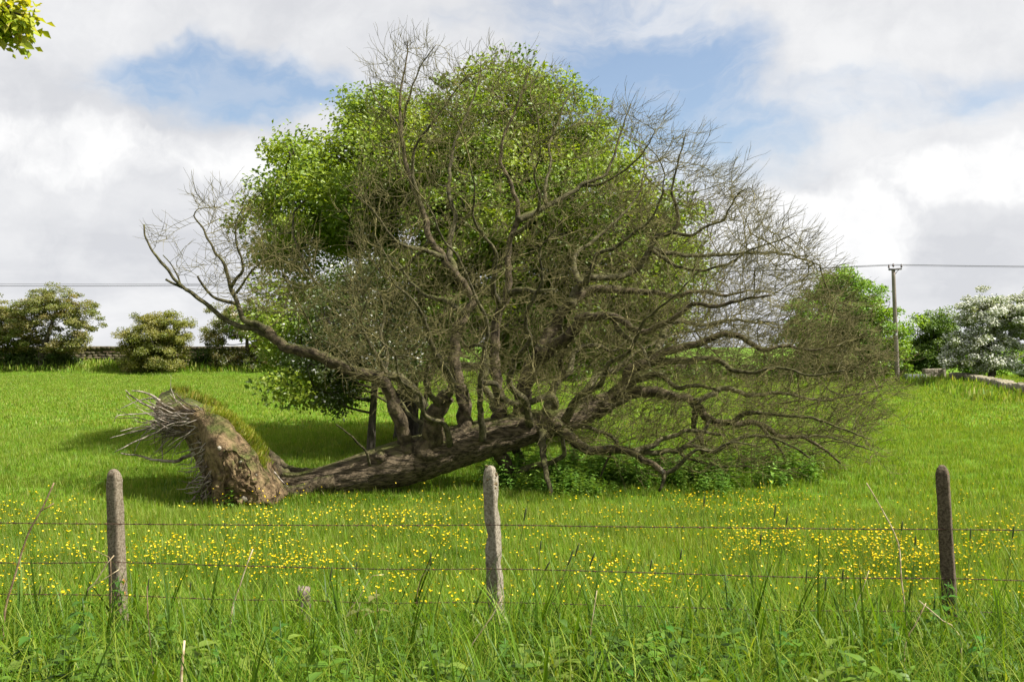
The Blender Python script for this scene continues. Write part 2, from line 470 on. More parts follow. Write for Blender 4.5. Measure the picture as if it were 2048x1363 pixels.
def blades_mesh(name, n, rad, hmin, hmax, w, lean, segs, cols, mat, curl=1.0):
    V, Qs, C = [], [], []
    k = 0
    for i in range(n):
        a = RNG.uniform(0, 2 * np.pi); r = rad * math.sqrt(RNG.uniform())
        b = np.array((r * math.cos(a), r * math.sin(a), 0.0))
        h = RNG.uniform(hmin, hmax)
        ba = RNG.uniform(0, 2 * np.pi)
        dirv = np.array((math.cos(ba), math.sin(ba), 0))
        side = np.array((-math.sin(ba + RNG.uniform(-.6, .6)), math.cos(ba), 0))
        ln = lean * RNG.uniform(0.25, 1.3)
        c = np.array(cols[RNG.integers(len(cols))]) * RNG.uniform(0.8, 1.2)
        ww = w * RNG.uniform(0.6, 1.25)
        p = b.copy(); ang = ln * 0.35
        for s in range(segs + 1):
            t = s / segs
            wd = ww * (1 - t ** 1.6) * (0.75 + 0.5 * math.sin(math.pi * min(1, t + .25))) + 0.0004
            V += [p - side * wd, p + side * wd]
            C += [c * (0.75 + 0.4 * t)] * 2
            if s < segs:
                Qs.append((k + 2 * s, k + 2 * s + 1, k + 2 * s + 3, k + 2 * s + 2))
            p = p + (dirv * math.sin(ang) + np.array((0, 0, 1)) * math.cos(ang)) * h / segs
            ang += ln * curl / segs * (0.6 + t)
        k += 2 * (segs + 1)
    return mesh_np(name, V, np.array(Qs), mat, col=np.array(C))

def nettle_mesh(name, h, levels, lsize, col, mat, spread=1.0):
    """upright stem with crossed pairs of toothed-looking pointed leaves"""
    P, A, Nn, L, Wd = [], [], [], [], []
    lean = RNG.normal(0, 0.06, 2)
    for k in range(levels):
        t = (k + 0.7) / levels
        z = h * t
        base = np.array((lean[0] * z * t, lean[1] * z * t, z))
        for j in range(2):
            a = k * np.pi / 2 + j * np.pi + RNG.normal(0, .25)
            up = 0.25 + 0.5 * t + RNG.normal(0, .15)
            ax = np.array((math.cos(a), math.sin(a), up - 0.35)); ax /= np.linalg.norm(ax)
            P.append(base); A.append(ax); Nn.append((0, 0, 1))
            l = lsize * (1.15 - 0.75 * abs(t - 0.45)) * RNG.uniform(.75, 1.2) * (0.5 if t > .93 else 1) * spread
            L.append(l); Wd.append(l * RNG.uniform(.22, .30))
    V, T = leaf_hex(np.array(P), np.array(A), np.array(Nn, dtype=float), np.array(L), np.array(Wd), 0.35, 0.3)
    C = np.repeat(np.array(col)[None] * RNG.uniform(.75, 1.25, (len(P), 1)), 10, 0)
    tb = Tubes()
    zz = np.linspace(0, h, 5)
    tb.add(np.stack([lean[0] * zz * zz / h, lean[1] * zz * zz / h, zz], -1), np.linspace(0.0035, 0.0015, 5), 4, False)
    n0 = len(V)
    V2 = np.concatenate([V] + tb.V)
    return mesh_np(name, V2, [T, np.concatenate(tb.Q) + n0], mat, col=np.concatenate([C, np.tile(np.array(col) * .9, (len(V2) - n0, 1))]))

# ------------------------------------------------------------------ scattering of uncountable ground cover
def proto_collection(name, meshes):
    c = bpy.data.collections.new(name)
    for i, me in enumerate(meshes):
        c.objects.link(bpy.data.objects.new(f"{name}_{i:02d}", me))
    return c

def scatter(name, P, scale, coll, ncoll, label, cat, tilt=0.12, parent=None, rot=None):
    n = len(P)
    me = bpy.data.meshes.new(name)
    me.vertices.add(n)
    me.vertices.foreach_set('co', np.asarray(P, dtype=np.float32).ravel())
    a = me.attributes.new('rot', 'FLOAT_VECTOR', 'POINT')
    if rot is None:
        rot = np.stack([RNG.normal(0, tilt, n), RNG.normal(0, tilt, n), RNG.uniform(0, 6.283, n)], -1)
    a.data.foreach_set('vector', rot.astype(np.float32).ravel())
    a = me.attributes.new('scl', 'FLOAT', 'POINT')
    a.data.foreach_set('value', np.asarray(scale, dtype=np.float32))
    a = me.attributes.new('idx', 'INT', 'POINT')
    a.data.foreach_set('value', RNG.integers(0, ncoll, n).astype(np.int32))
    o = bpy.data.objects.new(name, me)
    link(o, parent)
    tag(o, label, cat, kind='stuff')
    g = bpy.data.node_groups.new(name + '_spread', 'GeometryNodeTree')
    g.interface.new_socket('Geometry', in_out='INPUT', socket_type='NodeSocketGeometry')
    g.interface.new_socket('Geometry', in_out='OUTPUT', socket_type='NodeSocketGeometry')
    nd = g.nodes.new
    gi, go = nd('NodeGroupInput'), nd('NodeGroupOutput')
    ci = nd('GeometryNodeCollectionInfo')
    ci.inputs['Collection'].default_value = coll
    ci.inputs['Separate Children'].default_value = True
    ci.inputs['Reset Children'].default_value = True
    ip = nd('GeometryNodeInstanceOnPoints')
    ip.inputs['Pick Instance'].default_value = True
    def attr(nm, typ):
        x = nd('GeometryNodeInputNamedAttribute'); x.data_type = typ; x.inputs['Name'].default_value = nm
        return x.outputs['Attribute']
    e2r = nd('FunctionNodeEulerToRotation')
    L = g.links.new
    L(gi.outputs[0], ip.inputs['Points'])
    L(ci.outputs[0], ip.inputs['Instance'])
    L(attr('idx', 'INT'), ip.inputs['Instance Index'])
    L(attr('rot', 'FLOAT_VECTOR'), e2r.inputs[0])
    L(e2r.outputs[0], ip.inputs['Rotation'])
    L(attr('scl', 'FLOAT'), ip.inputs['Scale'])
    L(ip.outputs[0], go.inputs[0])
    md = o.modifiers.new('spread', 'NODES')
    md.node_group = g
    return o

def wedge_points(d0, d1, dens, half=0.62, pad=1.5):
    """random ground points in the wedge of land in front of the camera"""
    w1 = half * d1 + pad
    n = int(dens * (d1 - d0) * 2 * w1)
    y = RNG.uniform(d0, d1, n); x = RNG.uniform(-w1, w1, n)
    k = np.abs(x) < half * y + pad
    return x[k], y[k]

def fbm(x, y, s, o=0.0):
    return np.array([mnoise.fractal(Vector((a * s + o, b * s, o * .37)), 0.6, 2.0, 4) for a, b in zip(x, y)])

# ------------------------------------------------------------------ branching by space colonisation
def colonise(start_P, start_id, attract, step, kill, infl, iters, tropism=(0, 0, 0), jitter=0.15, tie=None):
    P = [np.asarray(p, dtype=float) for p in start_P]
    par = [-1] * len(P)
    ids = list(start_id)
    att = np.asarray(attract, dtype=float)
    near = np.full(len(att), -1); nd = np.full(len(att), 1e9)
    alive = np.ones(len(att), bool)
    new = list(range(len(P)))
    trop = np.array(tropism, dtype=float)
    kids = {}
    for it in range(iters):
        kd = kdtree.KDTree(len(new))
        for k in new:
            kd.insert(P[k], k)
        kd.balance()
        for a in np.nonzero(alive)[0]:
            co, ix, d = kd.find(att[a])
            if d < nd[a]:
                nd[a] = d; near[a] = ix
        alive &= nd > kill
        use = np.nonzero(alive & (nd < infl))[0]
        if len(use) == 0:
            break
        acc = {}
        for a in use:
            v = att[a] - P[near[a]]
            v = v / np.linalg.norm(v)
            if near[a] in acc: acc[near[a]] += v
            else: acc[near[a]] = v.copy()
        new = []
        J = RNG.normal(0, jitter, (len(acc), 3))
        for q, (k, v) in enumerate(acc.items()):
            v = v / max(np.linalg.norm(v), 1e-6) + trop + J[q]
            v /= np.linalg.norm(v)
            p = P[k] + v * step
            if kids.get(k, 0) >= 3:
                nd[near == k] = 1e9 if False else nd[near == k]
                continue
            if p[2] < gz(p[0], p[1]) + 0.03:
                p[2] = gz(p[0], p[1]) + 0.03
            kids[k] = kids.get(k, 0) + 1
            P.append(p); par.append(k); ids.append(ids[k]); new.append(len(P) - 1)
        if not new:
            break
    return np.array(P), np.array(par), np.array(ids)

def chains(P, par, n0):
    """split a grown skeleton (first n0 nodes are given) into smooth tapering runs; returns runs of node ids and tip counts"""
    n = len(P)
    tips = np.zeros(n); ch = [[] for _ in range(n)]
    for i in range(n0, n):
        ch[par[i]].append(i)
    for i in range(n - 1, n0 - 1, -1):
        if tips[i] == 0:
            tips[i] = 1
        tips[par[i]] += tips[i]
    runs = []
    for i in range(n):
        kids = sorted(ch[i], key=lambda k: -tips[k])
        starts = kids if i < n0 else kids[1:]
        for s in starts:
            run = [i, s]
            while ch[run[-1]]:
                run.append(max(ch[run[-1]], key=lambda k: tips[k]))
            runs.append(run)
    return runs, tips

# ================================================================== THE FALLEN OAK
def dT(u):
    return 14.0 + (u - 600) * 0.0018

oak_loc = px(640, 988, 14.05); oak_loc[2] = 0.0
oak = empty('fallen_oak_tree', oak_loc, 'uprooted bare oak lying on its side with torn root plate and mossy trunk', 'tree')

# trunk: a thick furrowed bole resting on the grass
tr = [(560, 958, 15), (592, 967, 22), (625, 966, 27), (662, 960, 32), (700, 950, 37), (738, 940, 41), (776, 931, 44), (816, 922, 45), (860, 909, 44),
      (902, 896, 43), (945, 884, 41), (987, 872, 38), (1055, 855, 33), (1100, 847, 28), (1141, 839, 24), (1190, 815, 20), (1250, 787, 16)]
tp = np.array([[*px(u, v, dT(u)), r * dT(u) / F] for u, v, r in tr])
tp = catmull(tp, 0.028)
def bark_bump(rr, P, a):
    s = np.concatenate([[0], np.cumsum(np.linalg.norm(np.diff(P, axis=0), axis=1))])
    outr = rr.copy()
    for i in range(len(P)):
        for j in range(len(a)):
            ca, sa = math.cos(a[j]), math.sin(a[j])
            lump = mnoise.noise(Vector((ca * 1.0, sa * 1.0, s[i] * 1.1))) * 0.07
            tw = a[j] + s[i] * 0.18
            f = mnoise.noise(Vector((math.cos(tw) * 5.5, math.sin(tw) * 5.5, s[i] * 1.5)))
            f2 = mnoise.noise(Vector((math.cos(tw) * 12, math.sin(tw) * 12, s[i] * 3.4 + 9)))
            ridge = (0.35 - abs(f) * 1.9) * 0.05 + (0.3 - abs(f2) * 1.6) * 0.075
            outr[i, j] *= 1 + lump + ridge
    return outr
tb = Tubes(oak_loc)
tb.add(tp[:, :3], tp[:, 3], 84, True, bark_bump)
# knots and burrs on the bole
for (u, v, r, dd) in ((838, 935, 15, -0.30), (760, 915, 12, -0.27), (905, 880, 13, -0.2)):
    c = px(u, v, dT(u) + dd); rr = r * dT(u) / F
    pts = [c + np.array((0, 0.12, 0)), c, c + np.array((0, -0.05, -.01))]
    tb.add(catmull(pts, .02), np.interp(np.linspace(0, 1, len(catmull(pts, .02))), [0, .7, 1], [rr * 1.2, rr, rr * .45]), 14, True,
           lambda q, P, a: q * (1 + 0.15 * RNG.normal(size=q.shape)))
trunk = obj('trunk', tb.mesh('trunk', M['bole']), oak)

# main limbs: photograph pixels, base and tip thickness in pixels, base and tip distance
LIMBS = [
 # left sweeping limb and its forks
 ([(815, 905), (808, 870), (796, 831), (782, 790), (766, 755)], 15, 12, 14.25, 14.2),
 ([(768, 757), (745, 750), (720, 747), (703, 743), (673, 725), (628, 708), (587, 698), (560, 684), (547, 676), (531, 657)], 14, 10, 14.2, 14.5),
 ([(547, 676), (528, 667), (500, 656), (476, 651), (442, 633), (414, 608), (383, 586), (362, 571), (331, 534), (306, 503), (291, 475), (288, 449)], 8, 1.6, 14.45, 14.9),
 ([(534, 660), (512, 646), (491, 642), (481, 622), (476, 608), (466, 588), (460, 571), (451, 534), (433, 506), (414, 476), (405, 454), (388, 432), (396, 418)], 8, 1.2, 14.45, 14.7),
 ([(462, 574), (476, 553), (488, 540), (482, 516), (472, 482), (473, 442), (488, 412)], 4, 1.0, 14.55, 14.3),
 ([(473, 585), (491, 559), (505, 540), (530, 520), (560, 505)], 3.2, 1.0, 14.5, 14.2),
 ([(476, 608), (450, 602), (426, 593), (402, 565), (395, 552)], 4.5, 2.0, 14.55, 14.3),
 ([(366, 575), (345, 566), (331, 558)], 3.5, 2.2, 14.8, 14.7),
 ([(362, 571), (352, 545), (340, 525), (326, 510)], 2.2, 1.0, 14.8, 14.9),
 ([(768, 757), (790, 752), (816, 770), (833, 792), (850, 815)], 9, 11, 14.2, 14.3),
 ([(772, 752), (757, 715), (735, 680), (722, 640), (735, 600)], 5, 1.8, 14.2, 13.6),
 ([(766, 750), (775, 712), (762, 670), (770, 620), (752, 575)], 5, 1.6, 14.2, 14.9),
 ([(708, 742), (690, 715), (668, 690), (645, 680), (618, 660)], 3.4, 1.2, 14.2, 13.7),
 # broken mossy stub and the limb behind it
 ([(850, 905), (862, 868), (872, 835), (880, 808), (896, 790)], 23, 17, 14.3, 14.1),
 ([(884, 808), (900, 785), (903, 767), (887, 734), (867, 699), (851, 650), (841, 620), (815, 590), (790, 570)], 11, 2.0, 14.15, 13.3),
 ([(880, 810), (862, 788), (850, 760), (858, 730)], 8, 3.0, 14.1, 13.7),
 # the tall left-leaning limb
 ([(925, 872), (930, 845), (925, 790), (909, 725), (912, 672), (930, 628), (948, 606), (938, 580), (912, 550), (887, 515), (861, 479), (848, 431), (836, 399), (822, 365), (812, 330), (806, 290), (801, 248), (800, 210), (803, 170), (813, 120), (815, 82)], 17, 1.1, 14.5, 15.6),
 ([(848, 431), (838, 400), (825, 350), (826, 320), (833, 288), (859, 254), (880, 225), (905, 190), (935, 150)], 6, 1.0, 15.2, 14.8),
 ([(806, 300), (800, 270), (790, 240), (765, 215), (748, 190), (738, 155)], 3.5, 0.9, 15.5, 15.8),
 ([(804, 248), (815, 205), (840, 135), (872, 90)], 3.6, 0.9, 15.5, 15.2),
 ([(912, 550), (898, 500), (905, 455), (912, 434), (898, 390), (900, 340), (906, 300), (918, 262), (940, 215), (958, 160), (962, 120)], 8, 1.0, 15.0, 16.4),
 ([(887, 515), (850, 500), (810, 492), (780, 470), (760, 440), (735, 410), (705, 385), (690, 370)], 6, 1.0, 15.0, 13.9),
 ([(861, 479), (825, 520), (795, 540), (765, 500), (750, 470)], 5, 1.2, 15.1, 16.0),
 ([(930, 628), (890, 600), (850, 590), (820, 560), (790, 520), (760, 505)], 7, 1.4, 14.8, 16.2),
 # slim front stem
 ([(965, 880), (962, 830), (961, 754), (970, 699), (974, 644), (954, 599), (932, 550), (919, 518), (887, 479), (870, 440), (850, 400)], 8, 1.4, 14.3, 13.2),
 # the upright centre limb
 ([(990, 870), (1000, 810), (990, 742), (990, 690), (991, 650), (1003, 612), (1016, 586), (1016, 545), (1016, 521), (1022, 473), (1035, 441), (1034, 408), (1020, 363), (1002, 326), (1007, 272), (1028, 229), (1045, 180), (1060, 140)], 15, 1.0, 14.7, 15.4),
 ([(1035, 441), (1064, 428), (1093, 412), (1132, 392), (1164, 370), (1207, 351), (1226, 317), (1240, 270), (1262, 208)], 8, 1.0, 15.1, 15.6),
 ([(1093, 412), (1090, 370), (1102, 330), (1098, 290), (1115, 250), (1130, 205), (1150, 175)], 4.5, 0.9, 15.2, 16.2),
 ([(1164, 370), (1200, 368), (1250, 340), (1290, 300), (1310, 262)], 4, 0.9, 15.4, 14.6),
 ([(1003, 612), (985, 580), (990, 540), (990, 502), (964, 467), (945, 430), (950, 385), (940, 330)], 7, 1.2, 14.9, 13.6),
 ([(1022, 473), (1050, 455), (1070, 430), (1080, 395), (1068, 350), (1080, 310), (1075, 260)], 5, 1.0, 15.1, 13.7),
 ([(1016, 586), (1050, 580), (1080, 583), (1110, 580)], 8, 4.0, 14.9, 14.2),
 # the pair of big limbs right of centre
 ([(1040, 868), (1045, 820), (1049, 777), (1066, 729), (1087, 690), (1112, 644), (1132, 615), (1158, 592), (1184, 579), (1229, 579), (1280, 583), (1320, 586), (1350, 592), (1400, 582), (1450, 590), (1500, 580)], 22, 2.0, 14.9, 15.3),
 ([(1080, 708), (1100, 697), (1125, 680), (1154, 654), (1163, 634), (1190, 633), (1225, 631), (1247, 644), (1271, 658), (1295, 661), (1325, 648), (1360, 627), (1390, 607), (1430, 612), (1480, 600), (1540, 590)], 15, 2.0, 14.9, 13.7),
 ([(1228, 632), (1235, 657), (1250, 672), (1274, 685), (1290, 705), (1300, 735)], 7, 2.5, 14.6, 14.0),
 ([(1138, 610), (1150, 585), (1164, 566), (1177, 554), (1229, 554), (1262, 545), (1286, 524), (1302, 499), (1332, 505), (1391, 511), (1462, 508), (1524, 505), (1580, 510), (1640, 530)], 10, 1.4, 15.0, 16.3),
 ([(1286, 524), (1300, 498), (1314, 474), (1348, 459), (1357, 434), (1348, 403), (1345, 373), (1355, 330), (1372, 265)], 7, 1.0, 15.4, 15.1),
 ([(1340, 463), (1382, 471), (1410, 453), (1447, 440), (1459, 413), (1480, 385), (1500, 375)], 4.5, 1.0, 15.3, 14.5),
 ([(1302, 499), (1350, 530), (1400, 540), (1460, 525), (1500, 500), (1560, 480), (1590, 465)], 5, 1.0, 15.5, 14.5),
 ([(1164, 570), (1150, 541), (1150, 508), (1184, 483), (1229, 444), (1255, 418), (1280, 380), (1290, 330)], 7, 1.2, 15.0, 16.5),
 ([(1171, 567), (1180, 540), (1196, 508), (1229, 496), (1262, 470), (1300, 440), (1320, 400), (1330, 350)], 6.5, 1.2, 15.0, 13.9),
 ([(1112, 644), (1130, 690), (1120, 720), (1130, 750)], 7, 4, 15.2, 16.0),
 # right-hand limbs
 ([(1205, 808), (1240, 780), (1250, 765), (1264, 737), (1291, 726), (1322, 706), (1373, 692), (1408, 682), (1449, 668), (1483, 675), (1527, 699), (1570, 690), (1620, 700), (1680, 690)], 16, 1.6, 15.1, 14.6),
 ([(1305, 714), (1318, 695), (1324, 672), (1350, 640), (1400, 650), (1460, 640), (1520, 645)], 10, 1.6, 15.1, 16.6),
 ([(1300, 722), (1340, 722), (1380, 720), (1408, 716), (1440, 722), (1462, 737), (1500, 745), (1560, 735), (1620, 750), (1690, 740)], 9, 1.4, 15.1, 13.6),
 ([(1247, 775), (1285, 754), (1322, 750), (1353, 774), (1390, 770), (1440, 780)], 9, 3, 15.1, 14.2),
 ([(1190, 815), (1247, 787), (1300, 783), (1346, 791), (1390, 805), (1414, 836), (1459, 846), (1500, 845), (1527, 849), (1561, 873), (1602, 873), (1647, 897), (1681, 926)], 17, 2.0, 15.1, 15.6),
 ([(1390, 803), (1420, 790), (1450, 775), (1500, 790), (1560, 785), (1640, 800), (1700, 790), (1760, 780)], 7, 1.2, 15.1, 16.6),
 ([(1459, 846), (1500, 825), (1560, 830), (1620, 835), (1680, 855), (1740, 878)], 6, 1.2, 15.3, 14.6),
 ([(1520, 850), (1550, 885), (1570, 912)], 4.5, 2.0, 15.4, 15.5),
 ([(1602, 873), (1650, 872), (1700, 885), (1745, 900)], 3.6, 1.0, 15.5, 16.4),
 # limbs broken down onto the grass
 ([(980, 880), (991, 888), (1004, 910), (1021, 941), (1032, 962)], 16, 12, 14.6, 14.9),
 ([(1030, 955), (1045, 941), (1073, 930), (1107, 924), (1124, 913), (1127, 893), (1122, 860)], 9, 3.5, 14.85, 14.1),
 ([(1110, 850), (1134, 867), (1162, 890), (1189, 901), (1226, 897), (1264, 904), (1288, 918), (1312, 932), (1330, 948)], 13, 6, 14.8, 13.9),
 ([(1330, 948), (1326, 965), (1318, 982)], 5, 3, 13.9, 13.85),
 ([(1330, 948), (1353, 935), (1390, 901), (1428, 901), (1462, 884), (1510, 890)], 5, 1.6, 13.9, 13.6),
 ([(1230, 897), (1280, 905), (1346, 901), (1380, 890), (1428, 901), (1469, 880), (1520, 870), (1580, 890), (1620, 915)], 8, 2.0, 14.3, 15.0),
 ([(1264, 904), (1305, 890), (1322, 877), (1353, 870), (1370, 860), (1408, 863), (1450, 870)], 8, 2.5, 14.2, 14.9),
 ([(1086, 862), (1086, 892), (1087, 920), (1093, 948), (1103, 992)], 9, 4, 14.6, 13.75),
 ([(1028, 890), (1040, 912), (1046, 935), (1050, 958)], 9, 7, 15.2, 15.6),
 ([(1120, 860), (1150, 850), (1200, 862), (1230, 880), (1232, 915)], 6, 3, 15.4, 16.4),
 ([(1392, 808), (1388, 850), (1402, 880), (1405, 905)], 7, 4, 15.2, 16.4),
 ([(1226, 897), (1210, 930), (1200, 955)], 3.5, 1.5, 14.3, 14.5),
 ([(1420, 838), (1400, 870), (1360, 905), (1430, 930), (1500, 932)], 4, 1.4, 15.3, 14.6),
 # far-side limbs seen between the others
 ([(1110, 838), (1105, 794), (1070, 800), (1038, 807), (1001, 794), (991, 768), (963, 764)], 8, 6, 15.2, 14.3),
 ([(1000, 850), (985, 800), (970, 770), (975, 720), (960, 690), (930, 690), (900, 640)], 10, 2, 15.2, 17.0),
 ([(1090, 840), (1110, 770), (1140, 740), (1150, 700), (1190, 690), (1230, 700), (1260, 670)], 12, 2, 15.3, 17.2),
 ([(1160, 822), (1180, 770), (1200, 745), (1230, 740), (1265, 710), (1300, 690), (1340, 670), (1400, 660)], 10, 1.6, 15.4, 17.5),
 ([(880, 900), (850, 850), (820, 830), (800, 800), (780, 805), (750, 790)], 7, 2, 14.7, 16.0),
 ([(740, 930), (730, 900), (700, 870), (672, 848)], 3.5, 1.2, 14.0, 13.7),
 ([(1060, 850), (1050, 800), (1020, 770), (1030, 720), (1060, 680), (1050, 640), (1065, 600), (1085, 560), (1080, 500), (1110, 460)], 9, 1.4, 14.6, 12.9),
 ([(1130, 840), (1160, 790), (1200, 770), (1215, 730), (1260, 700), (1290, 640), (1340, 600), (1380, 560)], 9, 1.4, 14.6, 12.8),
 ([(900, 890), (890, 850), (850, 830), (840, 790), (800, 760), (790, 710), (760, 680)], 7, 1.6, 14.1, 13.0),
]
limb_objs, SP, SID = [trunk], [], []
for p in tp[len(tp) // 2::3, :3]:
    SP.append(p); SID.append(0)
for li, (poly, r0, r1, d0, d1) in enumerate(LIMBS):
    n = len(poly)
    lens = np.concatenate([[0], np.cumsum([math.dist(poly[i], poly[i + 1]) for i in range(n - 1)])])
    t = lens / lens[-1]
    pts = []
    for (u, v), tt in zip(poly, t):
        d = d0 + (d1 - d0) * (tt ** 0.9)
        p = px(u, v, d)
        p[2] = max(p[2], gz(p[0], p[1]) + 0.005)
        pts.append([*p, (r0 + (r1 - r0) * tt ** 0.62) * d / F])
    C = catmull(pts, 0.05)
    rad = np.maximum(C[:, 3], 0.004)
    ph = RNG.uniform(0, 50)
    for i in range(1, len(C) - 1):                    # gnarled, never a clean curve
        w = min(1, i / 4, (len(C) - 1 - i) / 4)
        k = (0.35 * rad[i] + 0.014) * w
        C[i, :3] += k * np.array((mnoise.noise(Vector((i * .31 + ph, 0, 0))), mnoise.noise(Vector((0, i * .31 + ph, 0))), mnoise.noise(Vector((0, 0, i * .31 + ph)))))
    tb = Tubes(oak_loc)
    sides = 14 if r0 > 8 else 9 if r0 > 4 else 6
    def gnarl(q, P, a):
        q = q.copy()
        for i in range(q.shape[0]):
            for j in range(q.shape[1]):
                q[i, j] *= 1 + 0.26 * mnoise.noise(Vector((math.cos(a[j]) * 1.6 + ph, math.sin(a[j]) * 1.6, i * .30)))
        return q
    if r0 > 9:
        rad[:3] *= np.array((1.5, 1.28, 1.12))
    tb.add(C[:, :3], rad, sides, True, gnarl)
    bo = obj('branch', tb.mesh('branch', M['bark'] if r0 > 12 else M['limb']), oak)
    limb_objs.append(bo)
    i0 = int(len(C) * (0.30 if r0 > 10 else 0.12))
    for p in C[i0::2, :3]:
        SP.append(p); SID.append(li + 1)

# volume filled by the crown, as it lies
ENV = [(735, 150), (790, 82), (870, 88), (965, 108), (1045, 112), (1100, 160), (1180, 225), (1262, 200), (1305, 250), (1378, 260), (1405, 320), (1470, 345),
       (1500, 385), (1545, 432), (1605, 468), (1645, 522), (1695, 600), (1745, 662), (1780, 730), (1788, 790), (1745, 862), (1700, 900), (1640, 925), (1540, 930), (1400, 945),
       (1250, 925), (1130, 905), (1040, 850), (950, 810), (850, 800), (760, 790), (690, 735), (640, 690), (650, 600), (690, 540), (720, 480), (690, 400), (720, 300), (725, 200)]
ENV2 = [(455, 470), (520, 470), (600, 490), (640, 560), (620, 640), (560, 640), (500, 600), (470, 560)]
def inside(poly, u, v):
    c = np.zeros(len(u), bool)
    n = len(poly)
    for i in range(n):
        x1, y1 = poly[i]; x2, y2 = poly[(i + 1) % n]
        k = ((y1 > v) != (y2 > v)) & (u < (x2 - x1) * (v - y1) / (y2 - y1 + 1e-9) + x1)
        c ^= k
    return c
ATT = []
u = RNG.uniform(640, 1800, 60000); v = RNG.uniform(70, 960, 60000)
k = inside(ENV, u, v); u, v = u[k], v[k]
cx = (u - 1150) / 650; cy = (v - 600) / 520
prof = np.sqrt(np.clip(1.15 - cx * cx - cy * cy, 0.04, 1))
d = dT(np.clip(u, 600, 1500)) + 0.55 + prof * RNG.uniform(-3.0, 2.9, len(u))
zz = CAMZ + (HOR - v) / F * d
k = zz > 0.25
u, v, d = u[k], v[k], d[k]
# thinner towards the top, densest low on the right
w = 0.30 + 0.55 * sstep(300, 700, v) + 0.40 * sstep(1250, 1600, u)
w = w * (1 - 0.72 * np.exp(-((u - 970) / 270) ** 2 - ((v - 520) / 240) ** 2))
k = RNG.uniform(0, 1.25, len(u)) < w
u, v, d = u[k], v[k], d[k]
ATT = np.stack([(u - 1024) / F * d, d, CAMZ + (HOR - v) / F * d], -1)[:7600]
u = RNG.uniform(455, 640, 2500); v = RNG.uniform(470, 640, 2500); k = inside(ENV2, u, v); u, v = u[k][:420], v[k][:420]
d = 14.4 + RNG.uniform(-1.0, 0.9, len(u))
ATT = np.concatenate([ATT, np.stack([(u - 1024) / F * d, d, CAMZ + (HOR - v) / F * d], -1)])
for poly, cnt in (([(385, 400), (440, 395), (520, 405), (540, 470), (470, 525), (420, 480)], 130), ([(285, 440), (325, 445), (365, 480), (365, 565), (330, 540)], 14), ([(400, 520), (440, 520), (470, 600), (420, 600)], 40)):
    u = RNG.uniform(280, 560, 4000); v = RNG.uniform(380, 620, 4000); k = inside(poly, u, v); u, v = u[k][:cnt], v[k][:cnt]
    d = 14.7 + RNG.uniform(-.6, .6, len(u))
    ATT = np.concatenate([ATT, np.stack([(u - 1024) / F * d, d, CAMZ + (HOR - v) / F * d], -1)])
SPa = np.array(SP); SIa = np.array(SID)
for li, L_ in enumerate(LIMBS):                       # twiggy ends on every bough
    q = SPa[SIa == li + 1]
    if L_[2] > 2.6 or len(q) < 4 or L_[0][-1][0] < 1250 or L_[0][-1][1] < 560: continue
    q = q[len(q) // 3:]
    cnt = min(110, 16 + 2 * len(q))
    a_ = q[RNG.integers(len(q), size=cnt)] + RNG.normal(0, .26, (cnt, 3)) + np.array((.08, 0, .10))
    ATT = np.concatenate([ATT, a_[a_[:, 2] > .15]])
n0 = len(SP)
NP, PAR, NID = colonise(SP, SID, ATT, 0.10, 0.13, 1.5, 60, (0.08, 0.0, 0.10), 0.14)
CROWN0 = px(1010, 860, 14.8)
runs, tips = chains(NP, PAR, n0)
TW = [Tubes(oak_loc) for _ in limb_objs]
wind = np.array((0.55, 0.0, 0.28))
def side_twig(p, base_dir, length, tbs):
    q = np.cross(base_dir, RNG.normal(size=3)); q /= max(np.linalg.norm(q), 1e-6)
    outw = p - CROWN0; outw /= max(np.linalg.norm(outw), 1e-6)
    dv = base_dir * RNG.uniform(0.4, 0.9) + q * RNG.uniform(0.3, 0.75) + outw * RNG.uniform(.2, .8) + wind * RNG.uniform(0.05, 0.4)
    pts = [p]
    n = 4
    for s in range(n):
        dv = dv / np.linalg.norm(dv)
        pts.append(pts[-1] + dv * length / n)
        dv = dv + RNG.normal(0, 0.17, 3) + wind * 0.10 + np.array((0, 0, .05))
    if min(q_[2] for q_ in pts) < 0.02:
        return None
    tbs.add(pts, np.linspace(0.0036, 0.0015, n + 1), 3, False)
    return pts
